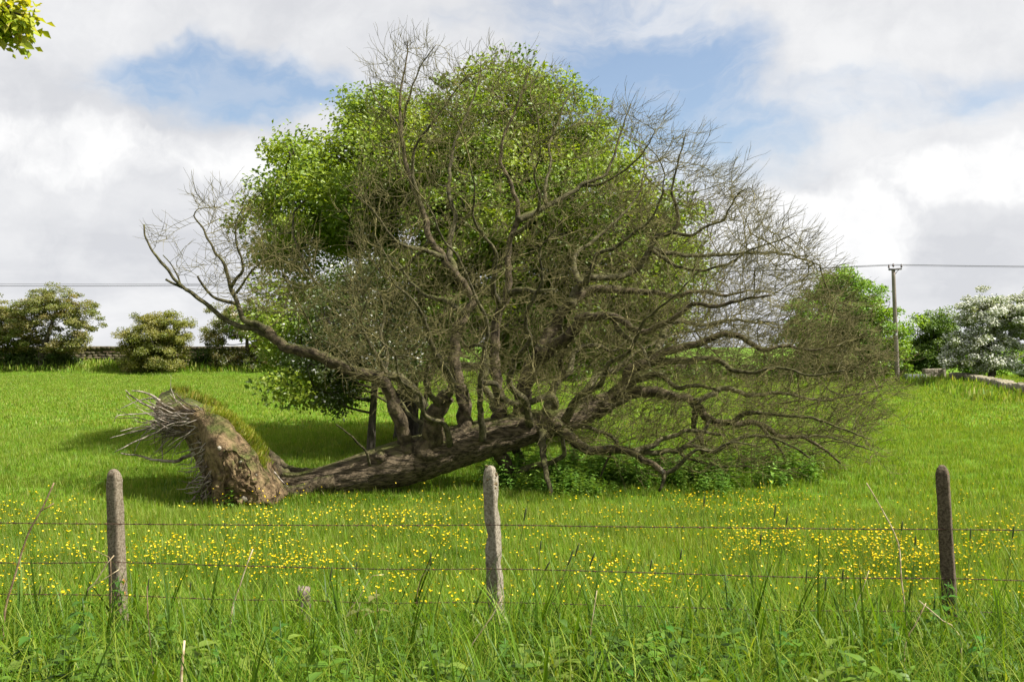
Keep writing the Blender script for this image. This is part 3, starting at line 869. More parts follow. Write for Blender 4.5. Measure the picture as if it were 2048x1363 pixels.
for run in runs:
    P = NP[run].copy()
    idl = NID[run[0]]
    if len(P) > 3:
        P[1:-1] = 0.25 * P[:-2] + 0.5 * P[1:-1] + 0.25 * P[2:]
    tcount = np.array([tips[k] for k in run[1:]])
    rad = np.clip(0.0036 * tcount ** 0.44, 0.0036, 0.030)
    rad = np.concatenate([[rad[0]], rad])
    rad[-1] = 0.002
    # carry the tip on with the set of the wind
    dv = P[-1] - P[-2]; dv /= max(np.linalg.norm(dv), 1e-6)
    ext = [P[-1]]
    for _ in range(RNG.integers(2, 6)):
        dv = dv + wind * RNG.uniform(.1, .38) + RNG.normal(0, .16, 3); dv /= np.linalg.norm(dv)
        if ext[-1][2] + dv[2] * .08 < .04: break
        ext.append(ext[-1] + dv * RNG.uniform(.05, .09))
    rad[-1] = 0.0032
    P = np.concatenate([P, np.array(ext[1:]).reshape(-1, 3)])
    rad = np.concatenate([rad, np.linspace(.003, .0016, len(P) - len(rad))])
    TW[idl].add(P, rad, 4 if rad[0] > 0.008 else 3, False)
    for i in range(1, len(P)):
        bd = P[i] - P[i - 1]; l = np.linalg.norm(bd)
        if l < 1e-6: continue
        bd /= l
        if rad[i] < 0.02:
            for _ in range(RNG.choice([0, 1, 2, 3], p=[.38, .42, .17, .03])):
                tw = side_twig(P[i], bd, RNG.uniform(0.14, 0.48), TW[idl])
                if tw is not None and RNG.uniform() < 0.35:
                    b2 = tw[2] - tw[1]; b2 /= np.linalg.norm(b2)
                    side_twig(tw[2], b2, RNG.uniform(0.08, 0.28), TW[idl])
for tbs, lo in zip(TW, limb_objs):
    if tbs.n:
        tag(obj('twigs', tbs.mesh('twigs', M['twig']), lo), kind='stuff')
print('twig nodes', len(NP) - n0, 'runs', len(runs))

# ---- root plate: a slab of soil heaved up on edge
SL = [
 (12.72, [(458, 1008), (452, 978), (448, 945), (446, 920), (450, 902), (460, 898), (474, 908), (488, 928), (502, 952), (514, 980), (516, 1004)]),
 (12.85, [(440, 1012), (430, 975), (424, 930), (420, 892), (428, 868), (446, 860), (472, 880), (498, 915), (520, 950), (540, 990), (542, 1010)]),
 (13.1, [(428, 1012), (414, 965), (408, 910), (400, 872), (404, 840), (425, 823), (455, 838), (490, 878), (525, 930), (556, 978), (562, 1006)]),
 (13.55, [(424, 1004), (408, 950), (398, 900), (366, 872), (338, 848), (343, 812), (382, 797), (430, 815), (482, 857), (532, 914), (575, 992)]),
 (14.2, [(424, 992), (406, 935), (392, 888), (340, 866), (315, 842), (322, 806), (372, 792), (430, 812), (482, 858), (545, 922), (584, 984)]),
 (14.8, [(412, 972), (394, 915), (368, 872), (318, 858), (309, 832), (316, 794), (345, 776), (398, 796), (458, 836), (520, 895), (572, 962)]),
 (15.3, [(410, 955), (395, 905), (372, 870), (330, 852), (318, 830), (324, 800), (350, 785), (392, 800), (440, 836), (495, 885), (545, 945)]),
 (15.7, [(425, 940), (415, 905), (400, 875), (370, 850), (360, 835), (364, 818), (380, 812), (405, 822), (435, 850), (470, 890), (510, 935)]),
]
def resample(P, n):
    P = np.asarray(P, dtype=float)
    s = np.concatenate([[0], np.cumsum(np.linalg.norm(np.diff(P, axis=0), axis=1))])
    t = np.linspace(0, s[-1], n)
    return np.stack([np.interp(t, s, P[:, k]) for k in range(P.shape[1])], -1)
rings = []
for d, poly in SL:
    w = np.array([px(u, v, d) for u, v in poly + [poly[0]]])
    rings.append(resample(w, 73)[:-1])
rings = np.array(rings)                                     # (6, 72, 3)
NSL = len(SL)
tt = np.linspace(0, NSL - 1, 40)
def slices_at(t):
    i = min(int(t), NSL - 2); f = t - i
    p0, p1, p2, p3 = rings[max(i - 1, 0)], rings[i], rings[i + 1], rings[min(i + 2, NSL - 1)]
    return 0.5 * (2 * p1 + (p2 - p0) * f + (2 * p0 - 5 * p1 + 4 * p2 - p3) * f * f + (3 * p1 - p0 - 3 * p2 + p3) * f ** 3)
fine = np.stack([slices_at(t) for t in tt])
cen = fine.mean(axis=(1,))
Vp = fine.reshape(-1, 3)
for i in range(len(Vp)):
    c = cen[i // 72]
    dirv = Vp[i] - c; dirv /= max(np.linalg.norm(dirv), 1e-6)
    p = Vector(Vp[i])
    nn = mnoise.fractal(p * 2.2, 0.7, 2.0, 6) * 0.06 + abs(mnoise.noise(p * 5.3)) * 0.045 + abs(mnoise.noise(p * 13.0)) * 0.025 - 0.02
    Vp[i] = Vp[i] + dirv * nn + np.array((0, mnoise.noise(p * 2.7) * 0.07, 0))
I = np.arange(len(Vp)).reshape(len(tt), 72)
Q = np.stack([I[:-1], np.roll(I[:-1], -1, 1), np.roll(I[1:], -1, 1), I[1:]], -1).reshape(-1, 4)
Vc = list(Vp); T = []
def cap(ring, outward):
    """close an end with shrinking rough rings"""
    global Vc
    tris, quads = [], []
    cur = list(ring)
    c = np.mean([Vc[i] for i in cur], axis=0)
    base = [np.array(Vc[i]) for i in cur]
    for s in (0.9, 0.8, 0.7, 0.6, 0.5, 0.4, 0.3, 0.2, 0.1):
        nr = []
        for p0 in base:
            p = c + (p0 - c) * s
            p = p + np.array((0, outward * (0.07 * (1 - s) + 0.06 * mnoise.fractal(Vector(p) * 4.5, .6, 2., 6)), 0)) + 0.02 * np.array(mnoise.noise_vector(Vector(p) * 6))
            Vc.append(p); nr.append(len(Vc) - 1)
        for j in range(len(cur)):
            k = (j + 1) % len(cur)
            quads.append((cur[j], cur[k], nr[k], nr[j]) if outward < 0 else (cur[k], cur[j], nr[j], nr[k]))
        cur = nr
    Vc.append(c + np.array((0, outward * 0.07, 0)))
    for j in range(len(cur)):
        k = (j + 1) % len(cur)
        tris.append((cur[j], cur[k], len(Vc) - 1) if outward < 0 else (cur[k], cur[j], len(Vc) - 1))
    return quads, tris
q1, t1 = cap(I[0], -1); q2, t2 = cap(I[-1], 1)
Vc = np.array(Vc) - oak_loc
plate = obj('root_plate', mesh_np('root_plate', Vc, [np.concatenate([Q, np.array(q1), np.array(q2)]), np.array(t1 + t2)], M['soil'], smooth=True), oak)
plate['label'] = 'torn-up brown soil root plate bristling with pale roots'

for k in range(46):                                          # stones and clods stuck in the torn face
    u_, v_ = RNG.uniform(432, 528), RNG.uniform(895, 1004)
    if v_ < 890 + (u_ - 450) * .9: continue
    o_ = px(u_, v_, 12.76 - .10 * RNG.uniform()); sz = RNG.uniform(.012, .045)
    tb = Tubes(oak_loc); ph_ = RNG.uniform(0, 99)
    tb.add(o_ + np.outer(np.linspace(-1, 1, 6), RNG.normal(0, 1, 3)) * sz * .6, sz * np.array((.35, .8, 1, .95, .75, .3)), 7, True, lambda q, P, a: q * (1 + .18 * RNG.normal(size=q.shape)))
    obj('clod', tb.mesh('clod', M['soil'] if RNG.uniform() < .8 else M['palestone']), plate)

def root_obj(pts, r0, r1, pale=.6):
    tb = Tubes(oak_loc)
    C = catmull(pts, 0.045)
    ph = RNG.uniform(0, 90)
    for i in range(1, len(C)):
        C[i] += 0.016 * np.array(mnoise.noise_vector(Vector((i * .35 + ph, ph, 0))))
    C[:, 2] = np.maximum(C[:, 2], 0.01)
    tb.add(C, np.linspace(r0, r1, len(C)), 6 if r0 > .012 else 4, True)
    return obj('root', tb.mesh('root', M['root'] if RNG.uniform() < pale else M['darkroot']), plate)
def RP(X, Y):
    return 220 + X / 5.242, 760 + Y / 5.242
TRACED = [  # (crop points, radius base->tip in metres, distance)
 ([(520, 210), (430, 150), (330, 120), (230, 108)], .020, .008, 14.3), ([(460, 290), (330, 240), (230, 170), (165, 110)], .017, .008, 14.2),
 ([(470, 190), (350, 200), (230, 235), (100, 305)], .012, .004, 14.5), ([(480, 350), (330, 345), (180, 360), (70, 372), (50, 435)], .011, .005, 14.0),
 ([(500, 495), (330, 488), (220, 500), (105, 535)], .013, .004, 14.2), ([(480, 510), (330, 520), (180, 560), (0, 610)], .012, .004, 13.9),
 ([(600, 520), (470, 550), (330, 620), (180, 680), (45, 755)], .016, .006, 13.8), ([(420, 500), (360, 560), (310, 640), (250, 760)], .011, .004, 14.3),
 ([(900, 760), (830, 790), (760, 810), (700, 852), (560, 845), (420, 825), (300, 785), (115, 765)], .030, .009, 13.7),
 ([(860, 820), (830, 885), (760, 875), (700, 885)], .010, .004, 13.5), ([(550, 560), (548, 700), (545, 865)], .010, .007, 14.5),
 ([(980, 640), (880, 580), (800, 600), (740, 650), (725, 740)], .010, .005, 13.7), ([(940, 690), (830, 730), (730, 760), (690, 770)], .013, .005, 13.6),
 ([(1000, 730), (1150, 790), (1250, 860), (1340, 940)], .016, .010, 13.25), ([(1470, 880), (1510, 980), (1490, 1080), (1430, 1210)], .018, .009, 12.95),
 ([(1500, 1010), (1590, 1080), (1650, 1180), (1690, 1290)], .022, .009, 13.05), ([(1330, 990), (1400, 930), (1450, 990)], .012, .008, 12.95),
 ([(1060, 1020), (920, 1050), (840, 1080), (790, 1150)], .013, .005, 13.2), ([(890, 1220), (830, 1300), (790, 1345)], .014, .008, 13.2),
 ([(970, 1100), (965, 1200), (955, 1290)], .014, .008, 13.15), ([(870, 955), (800, 958), (720, 948)], .009, .004, 13.5),
 ([(1010, 480), (920, 450), (800, 470), (640, 500)], .012, .005, 13.8), ([(990, 410), (860, 330), (700, 260), (600, 240)], .014, .005, 13.9),
 ([(1190, 810), (1130, 850), (1100, 890)], .014, .008, 13.0), ([(1720, 960), (1790, 1040), (1860, 1110)], .013, .008, 13.3),
]
for pts, a, b, d in TRACED:
    root_obj([px(*RP(X, Y), d + RNG.uniform(-.05, .05) + 0.12 * math.sin(i * 1.3)) for i, (X, Y) in enumerate(pts)], a, b, 1.0)
for i in range(245):                                         # the broom of fine roots on the underside
    zone = RNG.uniform()
    if zone < 0.60:
        d0 = RNG.uniform(13.2, 14.0); u0, v0 = RNG.uniform(np.interp(d0, [13.2, 13.55, 14], [398, 345, 322]), 412), RNG.uniform(818, 868)
        ln, ang = RNG.uniform(30, 120), RNG.normal(0.12, 0.38)
    else:
        u0, v0 = RNG.uniform(396, 420), RNG.uniform(860, 988); d0 = RNG.uniform(12.95, 13.4)
        ln, ang = RNG.uniform(18, 60), RNG.normal(0.9, 0.45)
    pts = []
    uu, vv = u0 + 10, v0
    for s in range(5):
        pts.append(px(uu, vv, d0 - 0.05 * math.sin(s) + RNG.normal(0, .02)))
        uu -= ln / 4 * math.cos(ang); vv += ln / 4 * math.sin(ang); ang += RNG.normal(0, .28)
    root_obj(pts, RNG.uniform(.005, .011), .003)
# buttress roots still joining the bole to the plate
for poly, r0, r1, d0, d1 in (([(520, 892), (548, 918), (572, 940), (605, 948), (650, 950), (700, 948)], 9, 17, 14.9, 14.35),
                             ([(545, 975), (570, 985), (600, 983), (632, 970), (670, 962)], 14, 16, 13.75, 13.95),
                             ([(500, 905), (535, 935), (560, 955), (600, 966), (650, 965)], 20, 20, 14.2, 14.1)):
    tb = Tubes(oak_loc)
    n = len(poly)
    C = catmull([[*px(u, v, d0 + (d1 - d0) * i / (n - 1)), (r0 + (r1 - r0) * i / (n - 1)) * 14 / F] for i, (u, v) in enumerate(poly)], 0.04)
    tb.add(C[:, :3], C[:, 3], 14, True, lambda q, P, a: q * (1 + .08 * RNG.normal(size=q.shape)))
    obj('buttress_root', tb.mesh('buttress_root', M['bark']), oak)

# ================================================================== leafy trees
def leaf_tree(name, base, label, cat, blobs, trunk_pts, trunk_r, clumps, per, leaf, cols, spread=0.45, flat=0.6, white=0.0, seed=1, group=None,
              deep=1.0, branch_step=0.45, outer=0.55, up=0.25, bare=0.25, droop=0.25):
    """trunk with limbs grown to clumps of leaves spread through the given ellipsoids (centre xyz, radii xyz)"""
    base = np.array(base, dtype=float)
    root = empty(name, base, label, cat, group)
    bl = np.array([[*b[0], *b[1]] for b in blobs], dtype=float)
    bl[:, 4] *= deep
    vol = bl[:, 3] * bl[:, 4] * bl[:, 5]
    pick = RNG.choice(len(bl), clumps, p=vol ** 0.8 / np.sum(vol ** 0.8))
    q = rand_unit(clumps)
    rr = RNG.uniform(0, 1, clumps) ** outer
    lump = np.array([1 + 0.22 * mnoise.noise(Vector(a * 2.1) + Vector((seed * 3.1, b, 0))) for a, b in zip(q, pick)])
    C = bl[pick, :3] + q * bl[pick, 3:] * (rr * lump)[:, None]
    C[:, 2] = np.maximum(C[:, 2], ground(C[:, 0], C[:, 1]) + 0.25)
    # trunk and limbs
    tp_ = catmull(np.array([[*p, r] for p, r in zip(trunk_pts, trunk_r)]), 0.2)
    tb = Tubes(base)
    tb.add(tp_[:, :3], tp_[:, 3], 10, True, lambda z, P, a: z * (1 + .07 * RNG.normal(size=z.shape)))
    obj('trunk', tb.mesh('trunk', M['treebark']), root)
    start = tp_[len(tp_) // 3:, :3]
    NPp, PRr, NI = colonise(start, [0] * len(start), C, branch_step, branch_step * 1.1, 40, 45, (0, 0, 0.05), 0.22)
    rns, tps = chains(NPp, PRr, len(start))
    tb = Tubes(base)
    for run in rns:
        P = NPp[run].copy()
        if len(P) > 3: P[1:-1] = .25 * P[:-2] + .5 * P[1:-1] + .25 * P[2:]
        tcn = np.array([tps[k] for k in run[1:]])
        rad = np.clip(0.014 * tcn ** 0.5, 0.012, trunk_r[-1] * 1.1)
        rad = np.concatenate([[rad[0]], rad]); rad[-1] = 0.006
        tb.add(P, rad, 5, False)
    if tb.n:
        tag(obj('limbs', tb.mesh('limbs', M['treebark']), root))
    # leaves
    n = clumps * per
    ci = np.repeat(np.arange(clumps), per)
    csz = RNG.uniform(0.6, 1.25, clumps) * spread
    off = rand_unit(n) * (RNG.uniform(0, 1, n) ** 0.45)[:, None]
    off *= csz[ci][:, None] * np.array((1, 1, flat))
    P = C[ci] + off
    P[:, 2] = np.maximum(P[:, 2], ground(P[:, 0], P[:, 1]) + 0.05)
    centre = bl[pick][ci, :3]
    outw = unit(P - centre)
    Nn = unit(outw * 0.55 + np.array((0, 0, 0.65)) + rand_unit(n) * 0.6)
    A = unit(np.cross(Nn, rand_unit(n)) + outw * 0.5 + np.array((0, 0, up - droop)))
    L = leaf * RNG.uniform(0.6, 1.3, n)
    Wd = L * RNG.uniform(0.26, 0.40, n)
    V, T = leaf_cards(P, A, Nn, L, Wd)
    cc = np.array(cols)
    ccl = cc[RNG.integers(len(cc), size=clumps)]
    C1 = 0.6 * ccl[ci] + 0.4 * cc[RNG.integers(len(cc), size=n)]
    C1 = C1 * RNG.uniform(0.75, 1.25, (n, 1))
    if white > 0:
        wm = RNG.uniform(size=n) < white * (0.3 + 1.4 * RNG.uniform(size=clumps)[ci])
        Vw, Tw = leaf_cards(P[wm] + np.array((0, -.02, .03)), A[wm], Nn[wm], L[wm] * 1.0, Wd[wm] * 1.35)
        Cw = np.repeat(np.array((0.74, 0.74, 0.68)) * RNG.uniform(.75, 1.1, (wm.sum(), 1)), 4, 0)
        tag(obj('blossom', mesh_np('blossom', Vw - base, Tw, M['blossom'], col=Cw), root), kind='stuff')
    tag(obj('crown', mesh_np('crown', V - base, T, M['leaf'], col=np.repeat(C1, 4, 0)), root), kind='stuff')
    return root

def gp(u, d):
    x = (u - 1024) / F * d
    return np.array((x, d, gz(x, d)))
def el(u, v, d, ru, rv, rd):
    """crown lobe seen at a pixel, with radii in pixels (across, up) and metres (deep)"""
    return (px(u, v, d), (ru * d / F, rd, rv * d / F))

G_OAK = [(0.115, 0.170, 0.012), (0.15, 0.20, 0.014), (0.195, 0.235, 0.018), (0.080, 0.135, 0.011)]
G_HAW = [(0.145, 0.155, 0.033), (0.185, 0.18, 0.045), (0.12, 0.14, 0.028), (0.22, 0.19, 0.07)]
G_RED = [(0.135, 0.150, 0.035), (0.175, 0.170, 0.05), (0.25, 0.195, 0.10), (0.105, 0.135, 0.03)]
G_MAY = [(0.065, 0.105, 0.022), (0.095, 0.135, 0.035), (0.12, 0.145, 0.05)]
G_SYC = [(0.085, 0.16, 0.014), (0.115, 0.195, 0.02), (0.15, 0.225, 0.026)]

d = 22.5
b = gp(812, d)
leaf_tree('green_oak_tree', b, 'tall full-leaved bright green tree standing behind the fallen oak', 'tree',
          [el(1000, 310, d, 175, 130, 3.6), el(830, 330, d, 130, 120, 3.4), el(690, 400, d, 115, 125, 3.2), el(640, 330, d, 60, 60, 2.0), el(590, 470, d, 90, 90, 2.8), el(1100, 430, d, 180, 140, 3.8),
           el(930, 480, d, 230, 140, 4.0), el(1200, 580, d, 140, 130, 3.4), el(1285, 480, d, 100, 90, 2.6), el(1160, 300, d, 60, 90, 2.4), el(1310, 570, d, 90, 90, 2.6), el(620, 640, d - 1.5, 75, 95, 3.2), el(1070, 210, d, 85, 42, 2.4), el(920, 205, d, 60, 32, 1.8), el(640, 745, d - 2, 70, 62, 2.8), el(740, 640, d - 1, 90, 90, 3.2),
           el(1120, 660, d, 120, 90, 3.0), el(760, 260, d, 70, 60, 2.2), el(1270, 640, d, 90, 80, 2.6),
           el(980, 630, d, 140, 75, 2.6), el(1060, 700, d, 90, 55, 2.0), el(890, 620, d, 90, 85, 2.4), el(1180, 700, d, 80, 50, 2.0)],
          [b, b + (0.05, 0, 1.2), b + (0.1, 0.1, 2.6), b + (0.7, 0.1, 3.8)], [0.30, 0.24, 0.20, 0.14], 1900, 175, 0.092, G_OAK, deep=1.35, spread=0.52, flat=0.62, seed=2)

d = 18.9
b = gp(742, d)
leaf_tree('hawthorn_tree', b, 'small hawthorn dotted with white blossom, between the fallen trunk and the tall green tree', 'tree',
          [el(690, 640, d, 95, 80, 2.1), el(720, 560, d, 70, 60, 1.7), el(650, 720, d, 70, 60, 1.8), el(770, 650, d, 70, 90, 2.0), el(680, 790, d, 55, 35, 1.4), el(810, 720, d, 60, 60, 1.6)],
          [b, b + (0.02, 0, 0.6), b + (0.06, 0.05, 1.3), b + (0.0, 0.1, 2.0)], [0.09, 0.075, 0.06, 0.04], 420, 80, 0.058, G_MAY, spread=0.30, flat=0.7, white=0.07, seed=3, branch_step=0.25, outer=.6)
# a second pale stem of the same thicket
d = 19.4
b = gp(846, d)
leaf_tree('hawthorn_tree', b, 'leafy hawthorn with pale thin stems, hidden behind the mossy broken limb', 'tree',
          [el(850, 700, d, 60, 60, 0.9), el(900, 650, d, 60, 70, 0.9), el(1060, 650, d + 1, 70, 70, 1.2)],
          [b, b + (-.02, 0, 0.6), b + (0.1, 0.05, 1.4)], [0.07, 0.06, 0.04], 110, 75, 0.06, G_SYC, spread=0.32, flat=0.7, seed=4, branch_step=0.25)

# hawthorns along the left wall
d = 68.0
b = gp(82, d)
leaf_tree('hawthorn_tree', b, 'broad spreading hawthorn with reddish fading blossom and open trunk beside the left stone wall', 'tree',
          [el(100, 612, d, 92, 44, 2.6), el(40, 650, d, 70, 48, 2.4), el(150, 640, d, 52, 46, 2.0), el(0, 630, d, 50, 50, 2.0), el(-30, 660, d, 50, 45, 2.0), el(160, 680, d, 30, 14, 1.0), el(50, 690, d, 80, 26, 1.8), el(135, 685, d, 45, 26, 1.6)],
          [b, b + (0.1, 0, 1.3), b + (0.5, 0, 2.4), b + (0.9, 0, 3.6)], [0.24, 0.2, 0.15, 0.09], 420, 150, 0.115, G_RED, spread=0.50, flat=0.5, seed=5, outer=.7)
d = 67.0
b = gp(312, d)
leaf_tree('hawthorn_bush', b, 'rounded olive-yellow hawthorn bush standing alone before the left wall', 'bush',
          [el(315, 655, d, 62, 38, 2.0), el(330, 690, d, 58, 40, 2.0), el(270, 690, d, 36, 36, 1.6), el(320, 725, d, 58, 20, 1.8), el(270, 725, d, 40, 18, 1.4)],
          [b, b + (0.05, 0, 0.8), b + (0.1, 0, 1.8)], [0.16, 0.12, 0.08], 330, 160, 0.11, G_HAW, spread=0.46, flat=0.6, seed=6, outer=.62)
d = 68.5
b = gp(492, d)
leaf_tree('hawthorn_tree', b, 'pinkish hawthorn tree seen through the long bare limb, over the dark wall', 'tree',
          [el(480, 640, d, 68, 42, 2.2), el(530, 660, d, 50, 45, 2.0), el(430, 670, d, 30, 28, 1.4), el(520, 715, d, 46, 25, 1.8), el(450, 718, d, 40, 18, 1.4)],
          [b, b + (0.05, 0, 1.0), b + (0.1, 0, 2.6)], [0.2, 0.15, 0.08], 280, 150, 0.11, G_RED, spread=0.48, flat=0.55, seed=7, white=.05)
# right-hand group
d = 58.0
b = gp(1712, d)
leaf_tree('sycamore_tree', b, 'dense domed bright green tree left of the telegraph pole', 'tree',
          [el(1690, 610, d, 85, 66, 3.0), el(1745, 660, d, 78, 66, 2.6), el(1620, 660, d, 70, 70, 2.6), el(1680, 570, d, 42, 36, 1.6), el(1700, 715, d, 110, 40, 2.6), el(1790, 700, d, 32, 45, 1.6)],
          [b, b + (0, 0, 1.2), b + (0, 0, 3.2)], [0.3, 0.25, 0.15], 420, 140, 0.16, G_SYC, spread=0.60, flat=0.65, seed=8, outer=.5)
d = 60.0
b = gp(1868, d)
leaf_tree('green_bush_tree', b, 'mid-green bushy tree between the telegraph pole and the white blossoming tree', 'tree',
          [el(1868, 660, d, 48, 46, 1.8), el(1850, 710, d, 42, 36, 1.6), el(1895, 690, d, 30, 45, 1.4), el(1815, 715, d, 28, 30, 1.4)],
          [b, b + (0, 0, 1.0), b + (0.1, 0, 2.4)], [0.16, 0.12, 0.07], 230, 130, 0.13, [(0.09, 0.13, 0.018), (0.10, 0.16, 0.03), (0.05, 0.095, 0.015)], spread=0.46, flat=0.7, seed=9)
d = 53.0
b = gp(1985, d)
leaf_tree('blossoming_hawthorn_tree', b, 'hawthorn white with may blossom standing over the right-hand wall', 'tree',
          [el(1985, 620, d, 62, 46, 2.2), el(2035, 650, d, 50, 60, 2.2), el(1925, 690, d, 44, 36, 1.8), el(1975, 695, d, 62, 42, 2.0), el(1940, 640, d, 36, 34, 1.5), el(2075, 620, d, 50, 50, 2.0), el(1900, 725, d, 34, 18, 1.4), el(1990, 730, d, 60, 18, 1.6), el(2060, 720, d, 40, 30, 1.6)],
          [b, b + (-.05, 0, 0.9), b + (-.2, 0, 2.0), b + (0.1, 0, 3.2)], [0.22, 0.18, 0.12, 0.08], 340, 120, 0.105, [(0.11, 0.155, 0.05), (0.15, 0.19, 0.07), (0.18, 0.205, 0.085)], spread=0.42, flat=0.5, white=0.50, seed=10, outer=.65)
# hedge bushes along the far boundary, behind the fallen crown
for k, (u, v, dd, ru, rv, lab) in enumerate(((1120, 742, 57, 60, 22, 'low green hedge bush behind the upright limbs of the fallen crown'), (1290, 735, 58, 55, 26, 'bright hedge bush in the gap under the pale patch of sky'),
                                            (1420, 738, 58, 60, 24, 'low dark hedge bush behind the right-hand fallen boughs'), (1545, 735, 57, 50, 26, 'hedge bush joining the dense domed tree to the boundary wall'),
                                            (1935, 722, 66, 70, 30, 'dark hedge bush behind the trunk of the white blossoming tree'), (2075, 728, 70, 60, 26, 'hedge bush beyond the silver car'))):
    b = gp(u, dd)
    leaf_tree('hedge_bush', b, lab, 'bush', [el(u, v, dd, ru, rv, 1.2), el(u + 30, v + 8, dd, ru * .7, rv * .8, 1.1)],
              [b, b + (0, 0, .4), b + (0, 0, .8)], [0.08, 0.06, 0.04], 70, 55, 0.20, G_SYC, spread=0.42, flat=.7, seed=20 + k)

for k, (u, v, dd, ru, rv, lab) in enumerate(((25, 716, 68.5, 62, 26, 'dark leafy bank added as shade under the broad spreading hawthorn, against the left wall'), (112, 722, 68.8, 40, 20, 'small dark leafy clump added as shade at the foot of the broad spreading hawthorn'),
                                            (430, 720, 69, 50, 22, 'dark leafy clump added as shade against the shaded wall beside the rounded hawthorn bush'), (530, 716, 69, 60, 28, 'dark leafy clump added as shade below the pinkish hawthorn tree'))):
    b = gp(u, dd)  # added bushes; their dark leaf colour stands in for shade along the wall
    leaf_tree('bramble_bush', b, lab, 'bush', [el(u, v, dd, ru, rv, 1.3), el(u + 25, v + 6, dd, ru * .6, rv * .8, 1.2)],
              [b, b + (0, 0, .3), b + (0, 0, .6)], [0.05, 0.04, 0.03], 90, 70, 0.15, [(0.035, 0.065, 0.014), (0.05, 0.085, 0.018), (0.075, 0.10, 0.025)], spread=0.40, flat=.7, seed=40 + k)

# oak overhanging from outside the left edge
b = np.array((-8.3, 9.6, gz(-8.3, 9.6)))
leaf_tree('verge_oak_tree', b, 'roadside oak whose young yellow-green leaf sprays hang into the upper left corner', 'tree',
          [(np.array((-5.05, 9.1, 4.95)), (0.5, 0.5, 0.3)), *([el(12, 40, 9.0, 62, 62, .3)] * 22), (np.array((-7.2, 9.6, 5.4)), (1.3, 1.4, 1.0)), (np.array((-8.6, 9.6, 6.2)), (1.6, 1.6, 1.3)), (np.array((-5.9, 9.2, 5.6)), (0.9, 0.9, 0.6))],
          [b, b + (0.05, 0, 1.6), b + (0.3, 0, 3.2), b + (1.1, -0.1, 4.4), b + (2.6, -.4, 4.7), b + (3.5, -.55, 4.72)], [0.26, 0.22, 0.17, 0.09, 0.035, 0.012], 190, 16, 0.09,
          [(0.20, 0.25, 0.02), (0.27, 0.28, 0.025), (0.15, 0.21, 0.02), (0.33, 0.28, 0.035)], spread=0.17, flat=0.8, seed=12, branch_step=0.14, outer=.8)

# ================================================================== walls
def stone_mesh(i):
    """rough block with chipped corners, unit size"""
    b = []
    for sx in (-1, 1):
        for sy in (-1, 1):
            for sz in (-1, 1):
                c = np.array((sx, sy, sz)) * 0.5
                for ax in range(3):
                    p = c.copy(); p[ax] *= RNG.uniform(.62, .84)
                    b.append(p + RNG.normal(0, .03, 3))
    import bmesh
    bm = bmesh.new()
    for p in b: bm.verts.new(p)
    bmesh.ops.convex_hull(bm, input=bm.verts)
    me = bpy.data.meshes.new('stone')
    bm.to_mesh(me); bm.free()
    return me
STONES = [stone_mesh(i) for i in range(7)]
STONEV = []
for s in STONES:
    s.materials.append(M['palestone'])
    STONEV.append((np.array([v.co[:] for v in s.vertices]), np.array([p.vertices[:] for p in s.polygons if len(p.vertices) == 3])))

def stone_run(pts, course_h, courses, lenr, depth, each):
    """calls each(pos, size, angle, level) for every stone along a line of ground points"""
    P = np.array(pts, dtype=float)
    s = np.concatenate([[0], np.cumsum(np.linalg.norm(np.diff(P[:, :2], axis=0), axis=1))])
    for c in range(courses + 1):
        t = RNG.uniform(0, .3)
        while t < s[-1]:
            l = RNG.uniform(*lenr) * (0.8 if c == courses else 1)
            x = np.interp(t + l / 2, s, P[:, 0]); y = np.interp(t + l / 2, s, P[:, 1])
            x2 = np.interp(t + l / 2 + .2, s, P[:, 0]); y2 = np.interp(t + l / 2 + .2, s, P[:, 1])
            ang = math.atan2(y2 - y, x2 - x)
            top = c == courses
            sag = 0.07 * mnoise.noise(Vector((t * .35, c * .1, 3)))
            h = course_h * RNG.uniform(.85, 1.05) * (1.25 if top else 1)
            z = gz(x, y) + (c + .5) * course_h + sag
            dep = depth * (1.08 if top else 1 - .03 * c) * RNG.uniform(.92, 1.06)
            each(np.array((x, y, z)), (l * .97, dep, h), ang + RNG.normal(0, .03), top)
            t += l

def wall_joined(name, label, pts, ch, courses, lenr, depth):
    root = empty(name, (pts[0][0], pts[0][1], gz(*pts[0][:2])), label, 'wall')
    o = np.array(root.location)
    acc = {True: ([], [], 0), False: ([], [], 0)}
    store = {True: [[], [], 0], False: [[], [], 0]}
    def each(p, s, a, top):
        Vv, Tt = STONEV[RNG.integers(7)]
        q = Vv * np.array(s)
        ca, sa = math.cos(a), math.sin(a)
        q = np.stack([q[:, 0] * ca - q[:, 1] * sa, q[:, 0] * sa + q[:, 1] * ca, q[:, 2]], -1) + p - o
        st = store[top]
        st[0].append(q); st[1].append(Tt + st[2]); st[2] += len(q)
    stone_run([(x, y, 0) for x, y in pts], ch, courses, lenr, depth, each)
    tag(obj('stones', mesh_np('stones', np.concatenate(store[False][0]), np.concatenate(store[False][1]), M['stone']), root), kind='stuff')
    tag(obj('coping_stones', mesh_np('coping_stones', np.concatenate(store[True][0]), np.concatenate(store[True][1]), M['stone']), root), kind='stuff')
    return root

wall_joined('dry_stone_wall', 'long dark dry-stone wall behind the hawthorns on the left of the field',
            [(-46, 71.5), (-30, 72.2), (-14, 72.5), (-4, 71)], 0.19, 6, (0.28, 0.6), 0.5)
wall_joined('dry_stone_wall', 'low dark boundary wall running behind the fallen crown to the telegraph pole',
            [(-4, 71), (2, 66), (8, 61.5), (14, 60), (23.2, 59.3)], 0.18, 4, (0.28, 0.6), 0.45)

